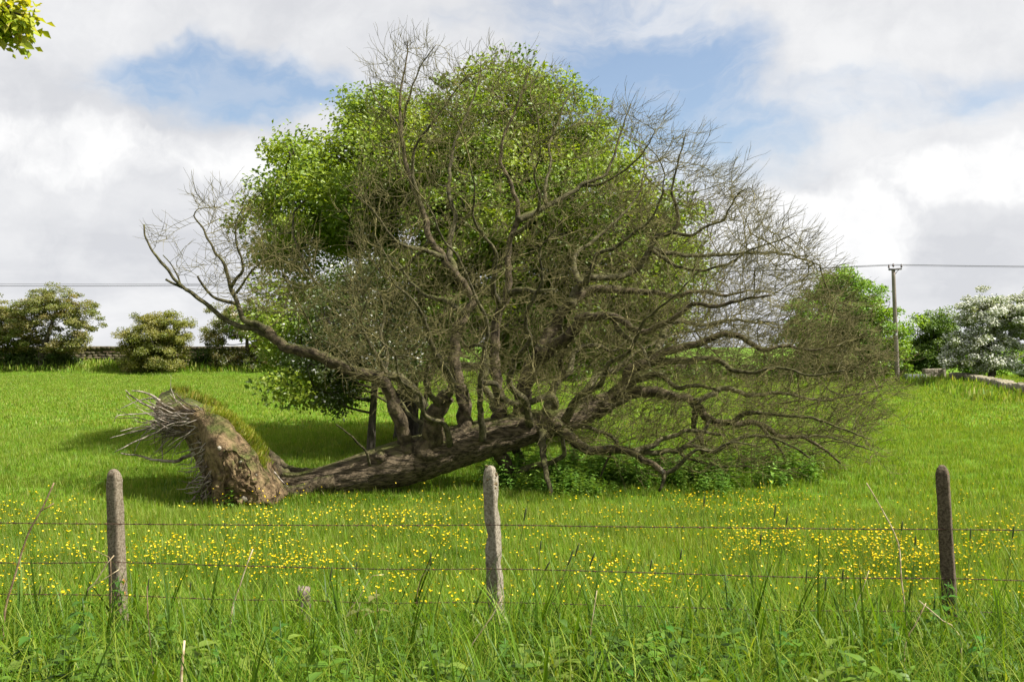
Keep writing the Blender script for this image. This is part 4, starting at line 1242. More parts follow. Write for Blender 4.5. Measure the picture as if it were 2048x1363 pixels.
wr = empty('dry_stone_wall', (24.6, 55.5, gz(24.6, 55.5)), 'pale-topped tumbledown stone wall under the white blossoming tree', 'wall')
wo = np.array(wr.location)
def each(p, s, a, top):
    o = bpy.data.objects.new('stone', STONES[RNG.integers(7)])
    link(o, wr)
    o.location = Vector(p - wo); o.scale = s; o.rotation_euler = (RNG.normal(0, .06), RNG.normal(0, .06), a)
stone_run([(24.6, 55.5, 0), (24.2, 52.5, 0), (23.2, 48, 0), (20.6, 40, 0), (18.6, 34, 0)], 0.19, 2, (0.35, 0.75), 0.5, each)

# gate pier of rough stone, a pale post and a trough by the pole
def rough_box(name, size, mat, loc, parent, rot=0.0, jitter=.015, sub=3):
    import bmesh
    bm = bmesh.new()
    bmesh.ops.create_cube(bm, size=1.0)
    bmesh.ops.subdivide_edges(bm, edges=bm.edges, cuts=sub, use_grid_fill=True)
    for v in bm.verts:
        v.co = Vector((v.co.x * size[0], v.co.y * size[1], v.co.z * size[2]))
        v.co += Vector(mnoise.noise_vector(v.co * 5 + Vector(loc))) * jitter
    me = bpy.data.meshes.new(name)
    bm.to_mesh(me); bm.free()
    me.materials.append(mat)
    o = obj(name, me, parent)
    o.location = loc; o.rotation_euler.z = rot
    return o
d = 56.5
b = gp(1866, d)
pr = empty('gate_pier', b, 'brown rough stone stub of wall between the pale trough and the pale post', 'wall')
for k in range(16):
    o = bpy.data.objects.new('stone', STONES[RNG.integers(7)]); link(o, pr)
    o.location = ((k % 4 - 1.5) * .26 + RNG.normal(0, .02), 0, .1 + (k // 4) * .19); o.scale = (.29, .5, .21); o.rotation_euler.z = RNG.normal(0, .08)
    o.data = o.data
b = gp(1888, 56.2)
gpst = tag(rough_box('gate_post', (.14, .16, .84), M['palestone'], (b[0], b[1], b[2] + .42), None, .2, .02), 'short pale stone gate post at the end of the tumbledown wall', 'post')
b = gp(1831, 56.3)
tq = empty('water_trough', b, 'pale grey oblong water trough on the grass beside the telegraph pole', 'trough')
rough_box('front_panel', (1.12, .06, .42), M['rope'], (0, -.24, .24), tq, 0, .008)
rough_box('back_panel', (1.12, .06, .42), M['rope'], (0, .24, .24), tq, 0, .008)
rough_box('end_panel', (.06, .42, .42), M['rope'], (-.53, 0, .24), tq, 0, .008)
rough_box('end_panel', (.06, .42, .42), M['rope'], (.53, 0, .24), tq, 0, .008)
rough_box('trough_floor', (1.0, .42, .05), M['rope'], (0, 0, .07), tq, 0, .005)

# ================================================================== telegraph pole and its lines
d = 55.7
b = gp(1795, d)
top = px(1786.5, 537, d)
pole = empty('telegraph_pole', b, 'weathered wooden telegraph pole with short crossarm right of the domed tree', 'pole')
tb = Tubes(b)
tb.add(catmull([b, (b + top) / 2, top], .5), np.linspace(.135, .10, len(catmull([b, (b + top) / 2, top], .5))), 14)
obj('shaft', tb.mesh('shaft', M['pole']), pole)
armdir = unit(np.array((0.86, 0.50, 0.0)))
armc = top + np.array((0.06, -0.12, -0.05))
ends = [armc + armdir * -0.52 + np.array((0, 0, -.03)), armc + armdir * 0.52 + np.array((0, 0, .05))]
tb = Tubes(b); tb.add(ends, [.055, .055], 4); obj('crossarm', tb.mesh('crossarm', M['iron'], False), pole)
tb = Tubes(b); tb.add([armc + armdir * .3 + np.array((0, 0, 0)), top - np.array((0, 0.08, .4))], [.02, .02], 5); obj('brace', tb.mesh('brace', M['iron']), pole)
ins = [ends[0], top + np.array((0, 0, .02)), ends[1]]
itop = []
for p in ins:
    pr_ = p + np.array((0, 0, .05))
    zs = np.array((0, .04, .05, .09, .10, .15, .16, .20, .22)); rs = np.array((.02, .02, .06, .06, .035, .05, .03, .03, .012))
    tb = Tubes(b); tb.add(pr_ + np.stack([0 * zs, 0 * zs, zs], -1), rs, 10)
    obj('insulator', tb.mesh('insulator', M['ceramic']), pole)
    itop.append(pr_ + np.array((0, 0, .17)))
# two steel bands and a plate
tb = Tubes(b); tb.add([b * .62 + top * .38, b * .615 + top * .385], [.128, .128], 12); obj('band', tb.mesh('band', M['iron']), pole)
pl = rough_box('number_plate', (.10, .02, .14), M['lamp'], tuple((b * .58 + top * .42 - b) + np.array((0, -.13, 0))), pole, 0, .0)
def sag_line(a, e, sag, n=60):
    t = np.linspace(0, 1, n)[:, None]
    p = a * (1 - t) + e * t
    p[:, 2] -= (4 * sag * t * (1 - t))[:, 0]
    return p
for k, p in enumerate(itop):
    off = (-0.45, 0.0, 0.45)[k]
    farl = np.array((-62.0, 76.0 + off, 7.05 + (-.05, .0, .22)[k]))
    tb = Tubes(); tb.add(sag_line(p, farl, 0.75), .011, 4, False)
    tag(obj('overhead_wire', tb.mesh('overhead_wire', M['linewire'])), 'thin overhead line running from the telegraph pole leftwards behind the trees', 'wire', 'overhead lines on the left span')
    farr = np.array((75.0, 42.0 + off, 6.6 + (-.05, .0, .1)[k]))
    tb = Tubes(); tb.add(sag_line(p, farr, 0.55), .008, 4, False)
    tag(obj('overhead_wire', tb.mesh('overhead_wire', M['linewire'])), 'thin overhead line running from the telegraph pole away to the right', 'wire', 'overhead lines on the right span')

# ================================================================== silver car beyond the right wall
cb = np.array((33.3, 61.5, gz(33.3, 61.5)))
car = empty('parked_car', cb, 'silver car nosing in behind the white blossoming tree at the right edge', 'car')
def loft_profile(name, prof, halfw, mat, inset_top=None, zt=None, parent=car):
    P = np.array(prof, dtype=float)
    n = len(P)
    V = []
    for s in (-1, -0.86, 0.86, 1):
        for x, z in P:
            hw = halfw
            if inset_top is not None:
                hw = halfw - inset_top * max(0.0, (z - zt[0]) / (zt[1] - zt[0]))
            cz = P[:, 1].mean()
            k = 1.0 if abs(s) < .9 else .93
            V.append((x * (1 if abs(s) < .9 else .985), s * hw, cz + (z - cz) * k))
    I = np.arange(4 * n).reshape(4, n)
    Q = np.stack([I[:-1], np.roll(I[:-1], -1, 1), np.roll(I[1:], -1, 1), I[1:]], -1).reshape(-1, 4)
    me = bpy.data.meshes.new(name)
    me.from_pydata(V, [], [tuple(q) for q in Q] + [tuple(I[0][::-1]), tuple(I[-1])])
    me.materials.append(mat)
    return obj(name, me, parent)
loft_profile('body', [(-2.0, .32), (-2.08, .55), (-2.0, .74), (-1.75, .86), (-1.0, .97), (1.6, 1.0), (1.95, .95), (2.05, .7), (2.0, .3), (1.7, .22), (-1.7, .22)], .86, M['carpaint'])
loft_profile('cabin', [(-1.05, .96), (-.35, 1.38), (.0, 1.45), (1.0, 1.44), (1.5, 1.25), (1.8, .99)], .80, M['glass'], .16, (.96, 1.45))
loft_profile('roof', [(-.38, 1.385), (.0, 1.47), (1.0, 1.46), (1.45, 1.29), (1.0, 1.43), (0, 1.44)], .69, M['carpaint'])
for sx in (-1, 1):
    for sy in (-1, 1):
        tb = Tubes(); tb.add([(sx * 1.28, sy * .70, .31), (sx * 1.28, sy * .72, .31), (sx * 1.28, sy * .86, .31), (sx * 1.28, sy * .88, .31)], [.27, .31, .31, .27], 20)
        wobj = obj('wheel', tb.mesh('wheel', M['rubber']), car)
        tb = Tubes(); tb.add([(sx * 1.28, sy * .87, .31), (sx * 1.28, sy * .895, .31)], [.2, .17], 14)
        obj('rim', tb.mesh('rim', M['hub']), wobj)
for sy in (-1, 1):
    rough_box('headlight', (.16, .34, .13), M['lamp'], (-1.93, sy * .58, .70), car, 0, .01)
    rough_box('wing_mirror', (.12, .16, .11), M['carpaint'], (-.72, sy * .90, 1.03), car, 0, .01)
    tb = Tubes(); tb.add([(-1.06, sy * .80, .97), (-.36, sy * .67, 1.42)], [.03, .03], 5); obj('window_pillar', tb.mesh('window_pillar', M['carpaint']), car)
rough_box('number_plate', (.02, .5, .11), M['lamp'], (-2.085, 0, .45), car, 0, 0)

# ================================================================== fence
def make_post(label, u_top, v_top, d, u_bot, lichen, chip, rzp, skin):
    """square concrete post with chamfered corners and a rounded weathered head"""
    topp = px(u_top, v_top, d)
    botx = (u_bot - 1024) / F * d
    gb = gz(botx, d)
    hw = 0.042
    root = empty('fence_post', (botx, d, gb), label, 'post', None)
    n = 46
    zs = np.concatenate([np.linspace(-0.12, 0.90, 30), 1 - (1 - np.linspace(0.905, 1.0, 16)) ** 1.0])
    rz = rzp                                       # turned a little so a side face shows
    V = []
    base = np.array((botx, d, gb))
    ax = topp - base
    ring = []
    for sx, sy in ((1, 1), (-1, 1), (-1, -1), (1, -1)):
        c = 0.84
        pts = [(sx, sy * c), (sx * c, sy)] if sx * sy > 0 else [(sx * c, sy), (sx, sy * c)]
        ring += pts
    ring2 = []
    for i in range(8):                                # extra points along each face
        a, b2 = np.array(ring[i]), np.array(ring[(i + 1) % 8])
        m = 4 if np.linalg.norm(a - b2) > .8 else 2
        for k in range(m): ring2.append(a + (b2 - a) * k / m)
    ring2 = np.array(ring2)
    m = len(ring2)
    for z in zs:
        taper = 1.12 - 0.20 * z
        if z > 0.93:
            taper *= math.sqrt(max(0.02, 1 - ((z - 0.93) / 0.0725) ** 2 * .93))
        p0 = base + ax * z
        for q in ring2:
            x, y = q * hw * taper
            p = p0 + np.array((x * math.cos(rz) - y * math.sin(rz), x * math.sin(rz) + y * math.cos(rz), 0))
            nz = mnoise.fractal(Vector(p) * 16, .7, 2, 4) * .0045
            if chip:
                nz -= max(0.0, mnoise.noise(Vector((p[0] * 9, p[1] * 9, p[2] * 6))) - .15) * 0.06
                if z > .86: nz += mnoise.noise(Vector(p) * 30) * .006
            o2 = (p - p0); o2 /= max(np.linalg.norm(o2), 1e-6)
            V.append(p + o2 * nz)
    V.append(base + ax * 1.003)
    V = np.array(V) - base
    I = np.arange(len(zs) * m).reshape(len(zs), m)
    Q = np.stack([I[:-1], np.roll(I[:-1], -1, 1), np.roll(I[1:], -1, 1), I[1:]], -1).reshape(-1, 4)
    T = np.stack([I[-1], np.roll(I[-1], -1), np.full(m, len(V) - 1)], -1)
    obj('shaft', mesh_np('shaft', V, [Q, T], M[skin], smooth=False), root)
    if chip:                                          # spalled brown head
        for k in range(26):
            a_, zz_ = RNG.uniform(0, 6.28), RNG.uniform(.88, 1.0)
            c_ = ax * zz_ + np.array((math.cos(a_), math.sin(a_), 0)) * hw * (.85 if zz_ < .96 else .55)
            sz = RNG.uniform(.006, .016)
            tb = Tubes(); tb.add(c_ + np.outer(np.linspace(-1, 1, 5), RNG.normal(0, 1, 3)) * sz * .7, sz * np.array((.4, .9, 1, .85, .4)), 6, True, lambda q, P, a: q * (1 + .2 * RNG.normal(size=q.shape)))
            obj('spalled_chip', tb.mesh('spalled_chip', M['soil'] if k % 3 else M['concrete_pale'], False), root)
    for (z, a, r) in lichen:                           # crusts of lichen sitting on the surface
        c = ax * z; rr = hw * (1.12 - .2 * z) * (1.0 if z < .93 else .75)
        n2 = 14
        dirv = np.array((math.cos(a + rz), math.sin(a + rz), 0)); tan = np.array((-dirv[1], dirv[0], 0)); upv = np.array((0, 0, 1.0))
        if z > .965: dirv, upv = np.array((0, 0, 1.0)), np.array((0, 1.0, 0)); tan = np.array((1.0, 0, 0))
        Vl = [c + dirv * (rr * 1.02 + .007)]
        for k in range(n2):
            t = k / n2 * 2 * np.pi; q = r * RNG.uniform(.6, 1.2)
            Vl.append(c + dirv * (rr * 1.02 + .001) + tan * q * math.cos(t) + upv * q * 1.2 * math.sin(t))
        obj('lichen_crust', mesh_np('lichen_crust', np.array(Vl), np.array([(0, 1 + k, 1 + (k + 1) % n2) for k in range(n2)]), M['lichen'], smooth=True), root)
    return root
POSTS = [(228, 938, 6.5, 241, [(.42, -.1, .018), (.36, .1, .014)], False, -.25, 'concrete'), (980, 931, 6.45, 997, [], True, -.42, 'concrete_pale'), (1884, 930, 6.4, 1906, [(.955, .2, .016)], False, -.5, 'concrete_dark')]
make_post('slim rounded-top concrete fence post near the root plate, orange lichen low on its side', *POSTS[0])
make_post('chipped pale concrete fence post with crumbling brown head in front of the trunk', *POSTS[1])
make_post('dark smooth concrete fence post with orange lichen on its round head', *POSTS[2])

def barbed(name_label, pts):
    """two twisted strands with barbs every 10 cm"""
    P = catmull(pts, 0.02)
    s = np.concatenate([[0], np.cumsum(np.linalg.norm(np.diff(P, axis=0), axis=1))])
    root = empty('barbed_wire', P[0], name_label, 'wire', None)
    for ph in (0, math.pi):
        tb = Tubes(P[0])
        tw = np.stack([0 * s, np.cos(s * 75 + ph), np.sin(s * 75 + ph)], -1) * 0.0019
        tb.add(P + tw, .0021, 4, False)
        obj('strand', tb.mesh('strand', M['wire']), root)
    tb = Tubes(P[0])
    for t in np.arange(0.04, s[-1], 0.095):
        c = np.array([np.interp(t + RNG.normal(0, .006), s, P[:, k]) for k in range(3)])
        a0 = RNG.uniform(0, 3.14)
        for k in range(2):
            a = a0 + k * 1.4 + RNG.normal(0, .2)
            v = np.array((RNG.normal(0, .25), math.cos(a), math.sin(a))); v /= np.linalg.norm(v)
            tb.add([c - v * .014 + (k * .006, 0, 0), c + v * .014 + (k * .006, 0, 0)], [.0013, .0009], 3, False)
        tb.add([c - (.007, 0, 0), c + (.009, 0, 0)], [.0042, .0042], 5)
    tag(obj('barbs', tb.mesh('barbs', M['wire']), root), kind='stuff')
dz = 6.36
barbed('top barbed wire strung across all three fence posts', [px(u, v, dz) for u, v in ((-160, 1043), (100, 1046), (225, 1047), (500, 1049), (800, 1050), (990, 1049), (1200, 1052), (1500, 1055), (1700, 1057), (1895, 1058), (2100, 1060), (2250, 1061))])
barbed('middle barbed wire across the posts, sagging and rusty', [px(u, v, dz) for u, v in ((-160, 1124), (100, 1125), (245, 1124), (450, 1130), (700, 1136), (850, 1138), (1000, 1137), (1250, 1143), (1500, 1151), (1700, 1155), (1895, 1156), (2100, 1162), (2250, 1165))])
barbed('lowest barbed wire, half lost in the tall grass', [px(u, v, dz) for u, v in ((-160, 1186), (100, 1188), (250, 1190), (450, 1198), (620, 1200), (760, 1205), (1000, 1204), (1300, 1212), (1600, 1220), (1900, 1222), (2250, 1230))])

# broken timber stump at the fence foot
d = 6.75
st = px(608, 1174, d); sb = np.array((st[0] - .01, d, gz(st[0], d)))
stump = empty('stump', sb, 'broken grey-brown timber stake stub at the fence foot', 'stump')
def torn(q, P, a):
    q = q * (1 + .10 * RNG.normal(size=q.shape))
    return q
tb = Tubes(sb)
C = catmull([sb, (sb + st) / 2, st - (0, 0, .02), st], .03)
tb.add(C, np.linspace(.05, .042, len(C)), 11, True, torn)
obj('stake', tb.mesh('stake', M['oldwood'], False), stump)
for k in range(8):
    a = k / 8 * 6.28; p = st + np.array((math.cos(a) * .034, math.sin(a) * .034, -.01))
    tb = Tubes(sb); tb.add([p - (0, 0, .05), p + (0, 0, RNG.uniform(.0, .035))], [.014, .003], 4)
    obj('splinter', tb.mesh('splinter', M['oldwood'], False), stump)

# ================================================================== meadow, flowers and verge
COL_F = [(0.105, 0.195, 0.014), (0.135, 0.220, 0.018), (0.080, 0.165, 0.014), (0.17, 0.235, 0.045), (0.24, 0.25, 0.08)]
COL_T = [(0.065, 0.14, 0.010), (0.088, 0.165, 0.012), (0.115, 0.19, 0.016), (0.055, 0.12, 0.012), (0.17, 0.22, 0.03)]
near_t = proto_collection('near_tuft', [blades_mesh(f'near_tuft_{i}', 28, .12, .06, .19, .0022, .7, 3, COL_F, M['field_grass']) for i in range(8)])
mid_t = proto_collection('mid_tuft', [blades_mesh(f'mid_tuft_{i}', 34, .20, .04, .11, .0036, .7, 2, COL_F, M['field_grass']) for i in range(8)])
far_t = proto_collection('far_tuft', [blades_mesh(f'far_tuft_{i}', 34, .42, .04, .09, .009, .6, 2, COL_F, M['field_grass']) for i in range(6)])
def put(x, y, dz=-.01):
    return np.stack([x, y, ground(x, y) + dz], -1)
x, y = wedge_points(6.6, 12.5, 125)
scatter('meadow_grass', put(x, y), RNG.uniform(.7, 1.25, len(x)), near_t, 8, 'fresh meadow grass just beyond the wire fence', 'grass')
x, y = wedge_points(12.2, 25, 48, .60)
scatter('meadow_grass', put(x, y), RNG.uniform(.7, 1.3, len(x)), mid_t, 8, 'short sunlit meadow grass around the fallen oak', 'grass')
x, y = wedge_points(24.5, 72, 11, .58)
k = (y < 70) | (x < 20)
scatter('meadow_grass', put(x[k], y[k]), RNG.uniform(.8, 1.5, k.sum()), far_t, 6, 'bright pasture grass reaching back to the far walls', 'grass')
# rank grass along the wall foot
x = RNG.uniform(-40, 24, 2600); y = np.where(x < -4, 70.0, 58.3 + np.clip(-x + 12, 0, 16) * .75) + RNG.normal(-1.0, .8, len(x))
x2 = RNG.uniform(0, 1, 700); yy = 55 - 19 * x2; xx = np.interp(yy, [34, 40, 48, 52.5, 55.5], [18.6, 20.6, 23.2, 24.2, 24.6]) - .45 - .35 * np.abs(RNG.normal(0, 1, 700))
scatter('rank_grass', put(np.concatenate([x, xx]), np.concatenate([y, yy])), RNG.uniform(2.0, 4.5, len(x) + 700), far_t, 6, 'long rank grass growing along the feet of the field walls', 'grass')

# buttercups
def buttercup(i, h):
    tb = Tubes()
    ln = RNG.normal(0, .06, 2)
    z = np.linspace(0, h, 4)
    tb.add(np.stack([ln[0] * z / h * z / h, ln[1] * z / h * z / h, z], -1), [.0014, .0012, .001, .001], 3, False)
    top = np.array((ln[0], ln[1], h))
    P, A, Nn = [], [], []
    tilt = unit(np.array((RNG.normal(0, .35), RNG.normal(0, .35), 1.0)))
    a1 = unit(np.cross(tilt, (1, .2, 0))); a2 = np.cross(tilt, a1)
    for k in range(5):
        a = k * 2 * np.pi / 5
        r = a1 * math.cos(a) + a2 * math.sin(a)
        P.append(top + r * .001); A.append(unit(r + tilt * .55)); Nn.append(tilt - r * .55)
    V, T = leaf_cards(np.array(P), np.array(A), np.array(Nn), np.full(5, .0150), np.full(5, .0085), .2, -.1)
    Vs = np.concatenate(tb.V); n = len(V)
    col = np.concatenate([np.tile((.82, .60, .013), (n, 1)), np.tile((.09, .17, .02), (len(Vs), 1))])
    return mesh_np(f'buttercup_{i}', np.concatenate([V, Vs]), [T, np.concatenate(tb.Q) + n], M['petal'], col=col)
BUT = [buttercup(i, RNG.uniform(.27, .42)) for i in range(8)]
bcoll = proto_collection('buttercup_sprig', BUT)
x, y = wedge_points(6.7, 13.2, 520, .60, 1.0)
u = x / y * F + 1024; v = HOR + (CAMZ - .25) / y * F
dens = np.zeros(len(x))
def patch(u0, v0, ru, rv, a):
    global dens
    dens = np.maximum(dens, a * np.exp(-((u - u0) / ru) ** 2 - ((v - v0) / rv) ** 2))
patch(1800, 1130, 330, 55, 1.0); patch(1960, 1100, 180, 60, .8); patch(1620, 1080, 260, 40, .55); patch(1480, 1000, 150, 14, .9); patch(470, 1120, 270, 55, .62); patch(130, 1150, 160, 50, .6)
patch(60, 1060, 120, 40, .35); patch(830, 1100, 180, 70, .42); patch(820, 1030, 170, 22, .5); patch(1250, 1150, 220, 45, .42); patch(150, 1015, 60, 10, .5); patch(600, 1050, 200, 40, .3); patch(1250, 1070, 260, 50, .22); patch(1000, 1180, 900, 40, .30)
cl = np.clip(0.5 + 1.5 * fbm(x, y, 1.5, 4.0), 0, 1.6)
k = RNG.uniform(0, 1, len(x)) < dens * cl * 1.3
x, y = x[k], y[k]
order = np.argsort(y)
x, y = x[order], y[order]
n_ind = 220
for i in range(min(n_ind, len(x))):
    o = bpy.data.objects.new('buttercup', BUT[i % 8])
    link(o)
    o.location = (x[i], y[i], gz(x[i], y[i]) - .005)
    o.rotation_euler = (RNG.normal(0, .12), RNG.normal(0, .12), RNG.uniform(0, 6.28))
    s = RNG.uniform(.65, 1.0); o.scale = (s, s, s)
    tag(o, 'small yellow buttercup flower close behind the wire fence', 'flower', 'buttercups close behind the fence')
scatter('buttercups', put(x[n_ind:], y[n_ind:], 0), RNG.uniform(.5, .9, len(x) - n_ind), bcoll, 8, 'yellow buttercups scattered in drifts through the meadow', 'flowers')
print('buttercups', len(x))

# nettles and docks under the fallen crown
net = proto_collection('nettle_stem', [nettle_mesh(f'nettle_stem_{i}', RNG.uniform(.35, .6), 8, .12, c, M['nettle']) for i, c in enumerate([(.105, .20, .035), (.13, .225, .04), (.09, .175, .03), (.16, .24, .05), (.11, .21, .04), (.14, .22, .035)])])
n = 3600
uu = RNG.uniform(960, 1640, n); dd = 13.65 + RNG.beta(1.4, 2.0, n) * 4.2
keep = RNG.uniform(size=n) < np.clip(np.exp(-((uu - 1260) / 260) ** 2) + .25 * np.exp(-((uu - 1560) / 80) ** 2), 0, 1)
xx = (uu - 1024) / F * dd
nz_ = fbm(xx, dd, 1.1, 9)
keep &= (nz_ > -.22) & (dd > 13.75 + .5 * np.abs(uu - 1250) / 250 - .9 * nz_)
scatter('nettles', put(xx[keep], dd[keep]), (RNG.uniform(.35, .85, keep.sum()) * (1 + .6 * nz_[keep]) * (.55 + .45 * sstep(13.7, 14.8, dd[keep]))), net, 6, 'dark nettle bed growing up through the fallen boughs', 'nettles')
x = RNG.normal(-3.55, .10, 24); y = RNG.normal(12.85, .08, 24)
scatter('dock_leaves', put(x, y), RNG.uniform(.5, .8, 24), net, 6, 'tuft of green weeds sprouting in the hollow of the root plate', 'weeds')

# turf still growing on the upturned face of the root plate
pm = plate.data
cand = [(p.center.copy() + Vector(oak_loc), p.normal.copy()) for p in pm.polygons if p.normal.z > .30 and p.normal.x > -.1 and p.center.y + oak_loc[1] > 13.12]
Pp, Rr = [], []
for k in range(2000):
    c, nn = cand[RNG.integers(len(cand))]
    if c.x < -4.6 and RNG.uniform() < .5: continue
    if mnoise.noise(c * 1.6) < -0.05 + .3 * (c.z < .7): continue
    q = c + Vector(RNG.normal(0, .03, 3))
    t = (nn * .45 + Vector((.15, 0, .8))).normalized()
    e = t.to_track_quat('Z', 'Y').to_euler()
    Pp.append(q[:]); Rr.append((e.x, e.y, e.z))
Pp = np.array(Pp); Rr = np.array(Rr)
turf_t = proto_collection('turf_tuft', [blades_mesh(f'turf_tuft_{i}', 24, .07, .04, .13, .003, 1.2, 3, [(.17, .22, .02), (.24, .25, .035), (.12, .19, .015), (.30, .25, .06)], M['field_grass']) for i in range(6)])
so = scatter('turf', Pp - oak_loc, RNG.uniform(.6, 1.2, len(Pp)), turf_t, 6, None, None, rot=Rr, parent=plate)

# tall verge grass in front of and along the fence
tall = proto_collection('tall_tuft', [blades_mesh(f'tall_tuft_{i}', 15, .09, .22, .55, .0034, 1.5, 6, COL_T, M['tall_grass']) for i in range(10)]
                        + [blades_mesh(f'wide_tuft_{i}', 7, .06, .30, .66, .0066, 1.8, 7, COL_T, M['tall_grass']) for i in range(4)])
x, y = wedge_points(2.6, 7.0, 150, .66, .8)
k = RNG.uniform(size=len(x)) < np.where(y < 6.5, 1.0, np.clip((7.0 - y) / .5, .05, 1))
scatter('verge_grass', put(x[k], y[k]), RNG.uniform(.6, 1.12, k.sum()) * (1 + .38 * sstep(4.8, 6.0, y[k])), tall, 14, 'tall lush verge grass filling the foreground below the fence', 'grass')
low = proto_collection('low_weed', [nettle_mesh(f'low_weed_{i}', RNG.uniform(.22, .42), 7, .09, c, M['weed'], 1.0) for i, c in enumerate([(.09, .17, .018), (.115, .20, .022), (.075, .14, .02), (.15, .21, .035), (.13, .17, .035)])])
x, y = wedge_points(2.8, 6.9, 32, .66, .8)
k = fbm(x, y, 1.3, 2.2) > -.10
scatter('verge_weeds', put(x[k], y[k]), RNG.uniform(.7, 1.25, k.sum()), low, 5, 'low leafy weeds tangled among the verge grass', 'weeds')

# separate leafy plants that stand out in the verge
def leafy_plant(u, v_top, d, label, leafsize, col, pairs, group=None):
    tpp = px(u, v_top, d)
    b = np.array((tpp[0] + RNG.normal(0, .03), d, gz(tpp[0], d)))
    root = empty('leafy_weed', b, label, 'plant', group)
    tb = Tubes(b); tb.add(catmull([b, (b + tpp) / 2 + RNG.normal(0, .015, 3), tpp], .08), .0035, 5)
    so_ = mesh_np('stem', np.concatenate(tb.V), [np.concatenate(tb.Q), np.concatenate(tb.T)], M['weed'], col=np.tile(np.array(col) * .8, (tb.n, 1)))
    obj('stem', so_, root)
    h = np.linalg.norm(tpp - b)
    for k in range(pairs):
        t = .35 + .65 * (k + .5) / pairs
        p = (tpp - b) * t
        for j in range(2):
            a = k * 1.57 + j * 3.14 + RNG.normal(0, .3)
            A = unit(np.array((math.cos(a), math.sin(a), RNG.uniform(-.15, .35))))
            l = leafsize * RNG.uniform(.75, 1.2) * (1.1 - .5 * t)
            # broad leaf with scalloped edge, folded along the rib
            S = unit(np.cross(A, (0, 0, 1.0))); U = np.cross(S, A)
            V, C = [], []
            m = 7
            for q in range(m + 1):
                s = q / m
                w = l * .30 * math.sin(math.pi * s ** .75) * (1 + .13 * (-1) ** q) + .0008
                cpt = p + A * l * s - np.array((0, 0, 1)) * l * .35 * s * s
                V += [cpt - S * w + U * w * .35, cpt, cpt + S * w + U * w * .35]
                C += [np.array(col) * (.85 + .25 * RNG.uniform())] * 3
            Qf = []
            for q in range(m):
                i = 3 * q
                Qf += [(i, i + 1, i + 4, i + 3), (i + 1, i + 2, i + 5, i + 4)]
            obj('leaf', mesh_np('leaf', np.array(V), np.array(Qf), M['weed'], col=np.array(C), smooth=True), root)
    return root
GW = 'broad-leaved weeds in the verge'
leafy_plant(752, 1178, 5.9, 'tall pale-topped hogweed with bleached upper leaves, left of the chipped post', .14, (.20, .19, .07), 4)
leafy_plant(720, 1205, 5.8, 'pale yellowish hogweed leaning beside the bleached one', .13, (.17, .18, .06), 3)
leafy_plant(1896, 1163, 6.1, 'bushy bright green weed growing against the foot of the dark post', .12, (.06, .16, .02), 6)
leafy_plant(1870, 1185, 6.0, 'second green weed at the foot of the dark post', .11, (.065, .15, .02), 5)
leafy_plant(236, 1152, 6.2, 'small green weed climbing the foot of the slim post', .09, (.055, .13, .018), 6)
leafy_plant(165, 1195, 5.5, 'upright narrow-leaved weed left of the slim post', .12, (.06, .14, .02), 6)
leafy_plant(1450, 1150, 5.9, 'thin upright weed between the chipped post and the dark post, touching the wire', .07, (.05, .11, .02), 6)
for k, (u, v, d) in enumerate(((60, 1260, 4.8), (330, 1215, 5.2), (430, 1290, 4.6), (560, 1240, 5.0), (840, 1245, 5.1), (905, 1310, 4.5), (1010, 1275, 4.8), (1120, 1225, 5.3), (1190, 1300, 4.6), (1330, 1240, 5.1), (1400, 1320, 4.5), (1560, 1250, 5.0), (1690, 1300, 4.7), (1790, 1240, 5.2), (1960, 1260, 5.0), (2020, 1310, 4.6), (700, 1320, 4.5), (1250, 1330, 4.4))):
    leafy_plant(u, v, d, 'green broad-leaved weed half buried in the verge grass', RNG.uniform(.09, .14), (RNG.uniform(.05, .09), RNG.uniform(.13, .18), .02), 4, GW)

# grass flower spikes standing above the verge
def spike(u0, v0, u1, v1, d, r, l, label, group):
    tpp = px(u1, v1, d); bb = px(u0, v0, d)
    bb[2] = min(bb[2], gz(bb[0], d) + .1)
    root = empty('grass_flower_spike', bb, label, 'grass', group)
    mid = (bb + tpp) / 2 + np.array(((tpp[0] - bb[0]) * -.15, 0, .02))
    C = catmull([bb, mid, tpp], .05)
    tb = Tubes(bb); tb.add(C, .0016, 4)
    obj('stem', mesh_np('stem', np.concatenate(tb.V), [np.concatenate(tb.Q), np.concatenate(tb.T)], M['weed'], col=np.tile((.10, .15, .03), (tb.n, 1))), root)
    dv = unit(C[-1] - C[-3])
    t = np.linspace(0, 1, 9)
    tb = Tubes(bb); tb.add(C[-1] + dv * l * t[:, None], r * np.sin(np.pi * (t * .88 + .08)) ** .5 + .0005, 7)
    obj('seed_head', mesh_np('seed_head', np.concatenate(tb.V), [np.concatenate(tb.Q), np.concatenate(tb.T)], M['weed'], col=np.tile((.075, .095, .035), (tb.n, 1)), smooth=True), root)
GS = 'dark grass flower spikes above the verge'
